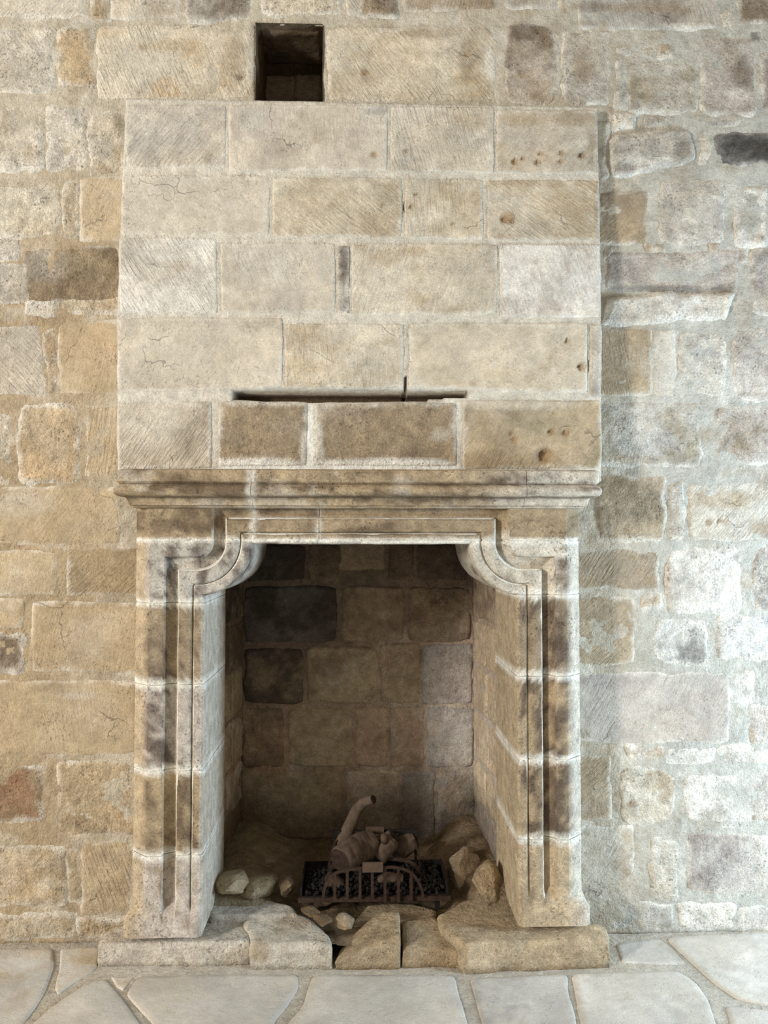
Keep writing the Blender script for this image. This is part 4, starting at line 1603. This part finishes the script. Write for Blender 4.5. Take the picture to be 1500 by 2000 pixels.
# frame standing at the back
YG3 = GY1 - .02
for x in (652, 700, 755, 812):
    X = PY(x, 1650, YG3).x
    v, f = boxv(X - .005, X + .005, YG3 - .004, YG3 + .004, gz, PY(x, 1622, YG3).z)
    make_obj('rear_bar', v, f, M_IRON2, grate, smooth=False)
zr = PY(730, 1624, YG3).z
v, f = boxv(PY(650, 1650, YG3).x, PY(814, 1650, YG3).x, YG3 - .005, YG3 + .005, zr - .006, zr + .006)
make_obj('rear_rail', v, f, M_IRON2, grate, smooth=False)
p0, p1 = PY(708, 1684, YG - .008), PY(748, 1703, YG - .008)
v, f = boxv(p0.x, p1.x, YG - .011, YG - .006, p1.z, p0.z)
o = make_obj('name_plate', v, f, M_PLATE, grate, smooth=False)
o['label'] = 'small plain brown plate fixed to the guard'
p0, p1 = PY(714, 1615, YG3 - .01), PY(750, 1627, YG3 - .01)
v, f = boxv(p0.x, p1.x, YG3 - .012, YG3 - .006, p1.z, p0.z)
make_obj('name_plate', v, f, M_PLATE, grate, smooth=False)
# ember bed: crumbs of black coal
rg = np.random.RandomState(8)
ico = bmesh.new()
bmesh.ops.create_icosphere(ico, subdivisions=1, radius=1)
iv = np.array([q.co[:] for q in ico.verts])
ifc = [tuple(q.index for q in fq.verts) for fq in ico.faces]
ico.free()
V, Fc = [], []
for i in range(1500):
    x = rg.uniform(gl + .008, gr - .008)
    y = rg.uniform(GY0 + .008, GY1 - .008)
    mid = abs(x - (gl + gr) / 2) < .17
    z = gz + .006 + rg.uniform(0, .022) + (.02 if mid else .008) * (y - GY0) / .24
    s = rg.uniform(.004, .009)
    o0 = len(V)
    V.extend((iv * s * rg.uniform(.6, 1.3, size=(12, 3)) + (x, y, z)).tolist())
    Fc.extend([tuple(o0 + k for k in q) for q in ifc])
o = make_obj('ember_bed', V, Fc, M_COAL, grate, smooth=False)
o['kind'] = 'stuff'


# ------------------------------------------------------------------ logs
def log(pts, rads, label, amp=.25, knots=(), seed=1.0, ends=True):
    n0, n1 = smooth_path([p[:] for p in pts], 36), None
    rr = np.interp(np.linspace(0, 1, len(n0)), np.linspace(0, 1, len(rads)), rads)
    base = np.array(n0).mean(0)
    root = empty('ceramic_log', base)
    tag(root, label, 'log', 'logs in the fire grate')
    v, f = tube_mesh(n0, list(rr), 22, 1.0, seed, amp, up=(0, 1, 0))
    f = f[:-2]
    n = 22
    lo = len(v)
    body = make_obj('log_body', v, f, M_LOG, root)
    # charred cut faces
    for idx, sgn in ((0, -1), (len(n0) - 1, 1)):
        ring = v[idx * n:(idx + 1) * n]
        c = ring.mean(0)
        t = np.array(n0[min(idx + 1, len(n0) - 1)]) - np.array(n0[max(idx - 1, 0)])
        t = t / np.linalg.norm(t) * sgn
        inner = c + (ring - c) * .8 + t * .004
        cc = c - t * .004
        V = np.vstack([ring, inner, [cc]])
        Fc = []
        for k in range(n):
            j = (k + 1) % n
            Fc.append((k, j, n + j, n + k))
            Fc.append((n + k, n + j, 2 * n))
        if sgn < 0:
            Fc = [q[::-1] for q in Fc]
        make_obj('cut_end', V, Fc, M_CHAR, root)
    for (kp, kd, kr) in knots:
        kp = np.array(kp)
        kd = np.array(kd, dtype=float)
        v, f = tube_mesh([kp, kp + kd * .6, kp + kd], [kr, kr * .85, kr * .7], 14, 1.0, seed + 3, amp)
        make_obj('knot_stub', v, f, M_LOG, root)
    return root


def q3(px, py, Y):
    return np.array(PY(px, py, Y)[:])


log([q3(664, 1682, .045), q3(678, 1670, .075), q3(702, 1656, .12), q3(724, 1648, .15)], [.040, .048, .050, .044],
    'thick pale log with a charred end, lying left in the grate', seed=2.1)
log([q3(668, 1650, .19), q3(683, 1616, .20), q3(696, 1584, .20), q3(710, 1568, .19), q3(729, 1561, .17)], [.028, .024, .020, .018, .015],
    'thin bent log standing up against the back wall', seed=3.2, amp=.1)
log([q3(738, 1676, .13), q3(752, 1656, .14), q3(764, 1640, .15), q3(770, 1634, .15)], [.030, .034, .030, .022],
    'stubby pale log with a knot, in the middle of the grate', seed=4.4,
    knots=[(q3(752, 1642, .125), (-.004, -.012, .022), .015)])
log([q3(772, 1668, .20), q3(790, 1650, .20), q3(812, 1640, .20)], [.036, .040, .032],
    'short dark log at the right end of the grate', seed=5.5)
log([q3(738, 1722, .085), q3(760, 1716, .09), q3(786, 1718, .09)], [.018, .020, .017],
    'small brown log low behind the guard bars', seed=6.1)
log([q3(640, 1716, .07), q3(660, 1726, .08), q3(676, 1738, .09)], [.022, .024, .02],
    'small dark log low at the left of the guard bars', seed=6.9)

# ------------------------------------------------------------------ floor
xs = np.arange(-2.2, 2.4, .03)
ys = np.arange(-2.3, .06, .03)
X, Yg = np.meshgrid(xs, ys)
P = np.stack([X.ravel(), Yg.ravel(), np.zeros(X.size)], 1)
P[:, 2] = .0015 + .003 * fbm(P, 8, 4, 91)
col = colour_field(P, PAL['pale'] * .9, 92, PAL['grey'], .4)
n0 = len(P)
fc = grid_faces(len(xs), len(ys))
fc2 = [tuple(n0 + i for i in q[::-1]) for q in fc]
P2 = np.vstack([P, P * [1, 1, 0] + [0, 0, -.08]])
floor = make_obj('floor', P2, fc + fc2, M_MORTAR, None, np.vstack([col, col]))
tag(floor, 'flagstone floor in front of the hearth', kind='structure')


def FLG(pp, base='floor', c2='grey', a=.3, **kw):
    poly = [PZ(x, y, .006)[:2] for (x, y) in pp]
    return slab('flagstone', poly, .006, -.04, M_FLAG, floor, base, c2, a, bev=.006, amp=.0022, n=110, rings=10, flat=.6, **kw)


FLG([(-90, 1846), (20, 1850), (104, 1852), (106, 1885), (92, 1930), (70, 1965), (40, 2005), (-120, 2040)], 'floor', 'tan', .3)
FLG([(118, 1852), (160, 1848), (196, 1848), (192, 1882), (182, 1896), (150, 1914), (112, 1942), (106, 1928), (116, 1890)], 'floor', 'tan', .35)
FLG([(110, 1958), (170, 1918), (204, 1912), (238, 1950), (285, 2015), (300, 2060), (10, 2060), (50, 2010)], 'floor', 'pale', .3)
FLG([(216, 1906), (250, 1908), (262, 1904), (240, 1932), (228, 1926)], 'floor', 'tan', .3)
FLG([(268, 1906), (400, 1904), (584, 1902), (584, 1930), (565, 1960), (540, 1990), (520, 2040), (330, 2050), (290, 1990), (246, 1940)], 'floor', 'pale', .35)
FLG([(608, 1902), (750, 1902), (888, 1904), (896, 1940), (910, 1985), (935, 2050), (540, 2050), (560, 1998), (592, 1962)], 'floor', 'grey', .35)
FLG([(916, 1908), (1000, 1906), (1108, 1902), (1112, 1940), (1122, 1975), (1130, 2050), (960, 2050), (930, 1960)], 'floor', 'bluegrey', .15)
FLG([(1114, 1902), (1220, 1896), (1320, 1894), (1362, 1920), (1385, 1955), (1400, 2000), (1420, 2050), (1138, 2050), (1128, 1970)], 'floor', 'white', .25)
FLG([(1202, 1844), (1240, 1838), (1288, 1832), (1312, 1852), (1338, 1880), (1290, 1882), (1214, 1878)], 'floor', 'olive', .15)
FLG([(1300, 1830), (1400, 1824), (1580, 1816), (1620, 1880), (1640, 1965), (1500, 1962), (1440, 1950), (1395, 1920), (1350, 1878)], 'floor', 'white', .25)
FLG([(1415, 1962), (1500, 1972), (1640, 1980), (1680, 2060), (1440, 2060)], 'floor', 'white', .2)
# flagstones nearer the viewer, outside the picture
rg2 = random.Random(11)
yb0 = PZ(700, 2058, 0).y
y = yb0 - .005
while y > -2.2:
    dy = rg2.uniform(.3, .42)
    x = -2.1
    while x < 2.2:
        dx = rg2.uniform(.35, .65)
        j = lambda: rg2.uniform(-.02, .02)
        poly = [(x + .012 + j(), y - .012), (x + dx - .012 + j(), y - .012), (x + dx - .012 + j(), y - dy + .012), (x + .012 + j(), y - dy + .012)]
        slab('flagstone', poly, .006, -.04, M_FLAG, floor, 'floor', 'grey', .3, bev=.006, amp=.002, n=40, rings=4, flat=.6)
        x += dx
    y -= dy
for (xa, xb) in ((-2.1, PZ(-130, 1950, 0).x), (PZ(1690, 1950, 0).x, 2.2)):
    poly = [(xa, -.03), (xb, -.03), (xb, yb0 / 2), (xa, yb0 / 2)]
    slab('flagstone', poly, .006, -.04, M_FLAG, floor, 'floor', 'grey', .3, bev=.006, amp=.002, n=40, rings=4)
    poly = [(xa, yb0 / 2 - .02), (xb, yb0 / 2 - .02), (xb, yb0 + .01), (xa, yb0 + .01)]
    slab('flagstone', poly, .006, -.04, M_FLAG, floor, 'floor', 'pale', .3, bev=.006, amp=.002, n=40, rings=4)
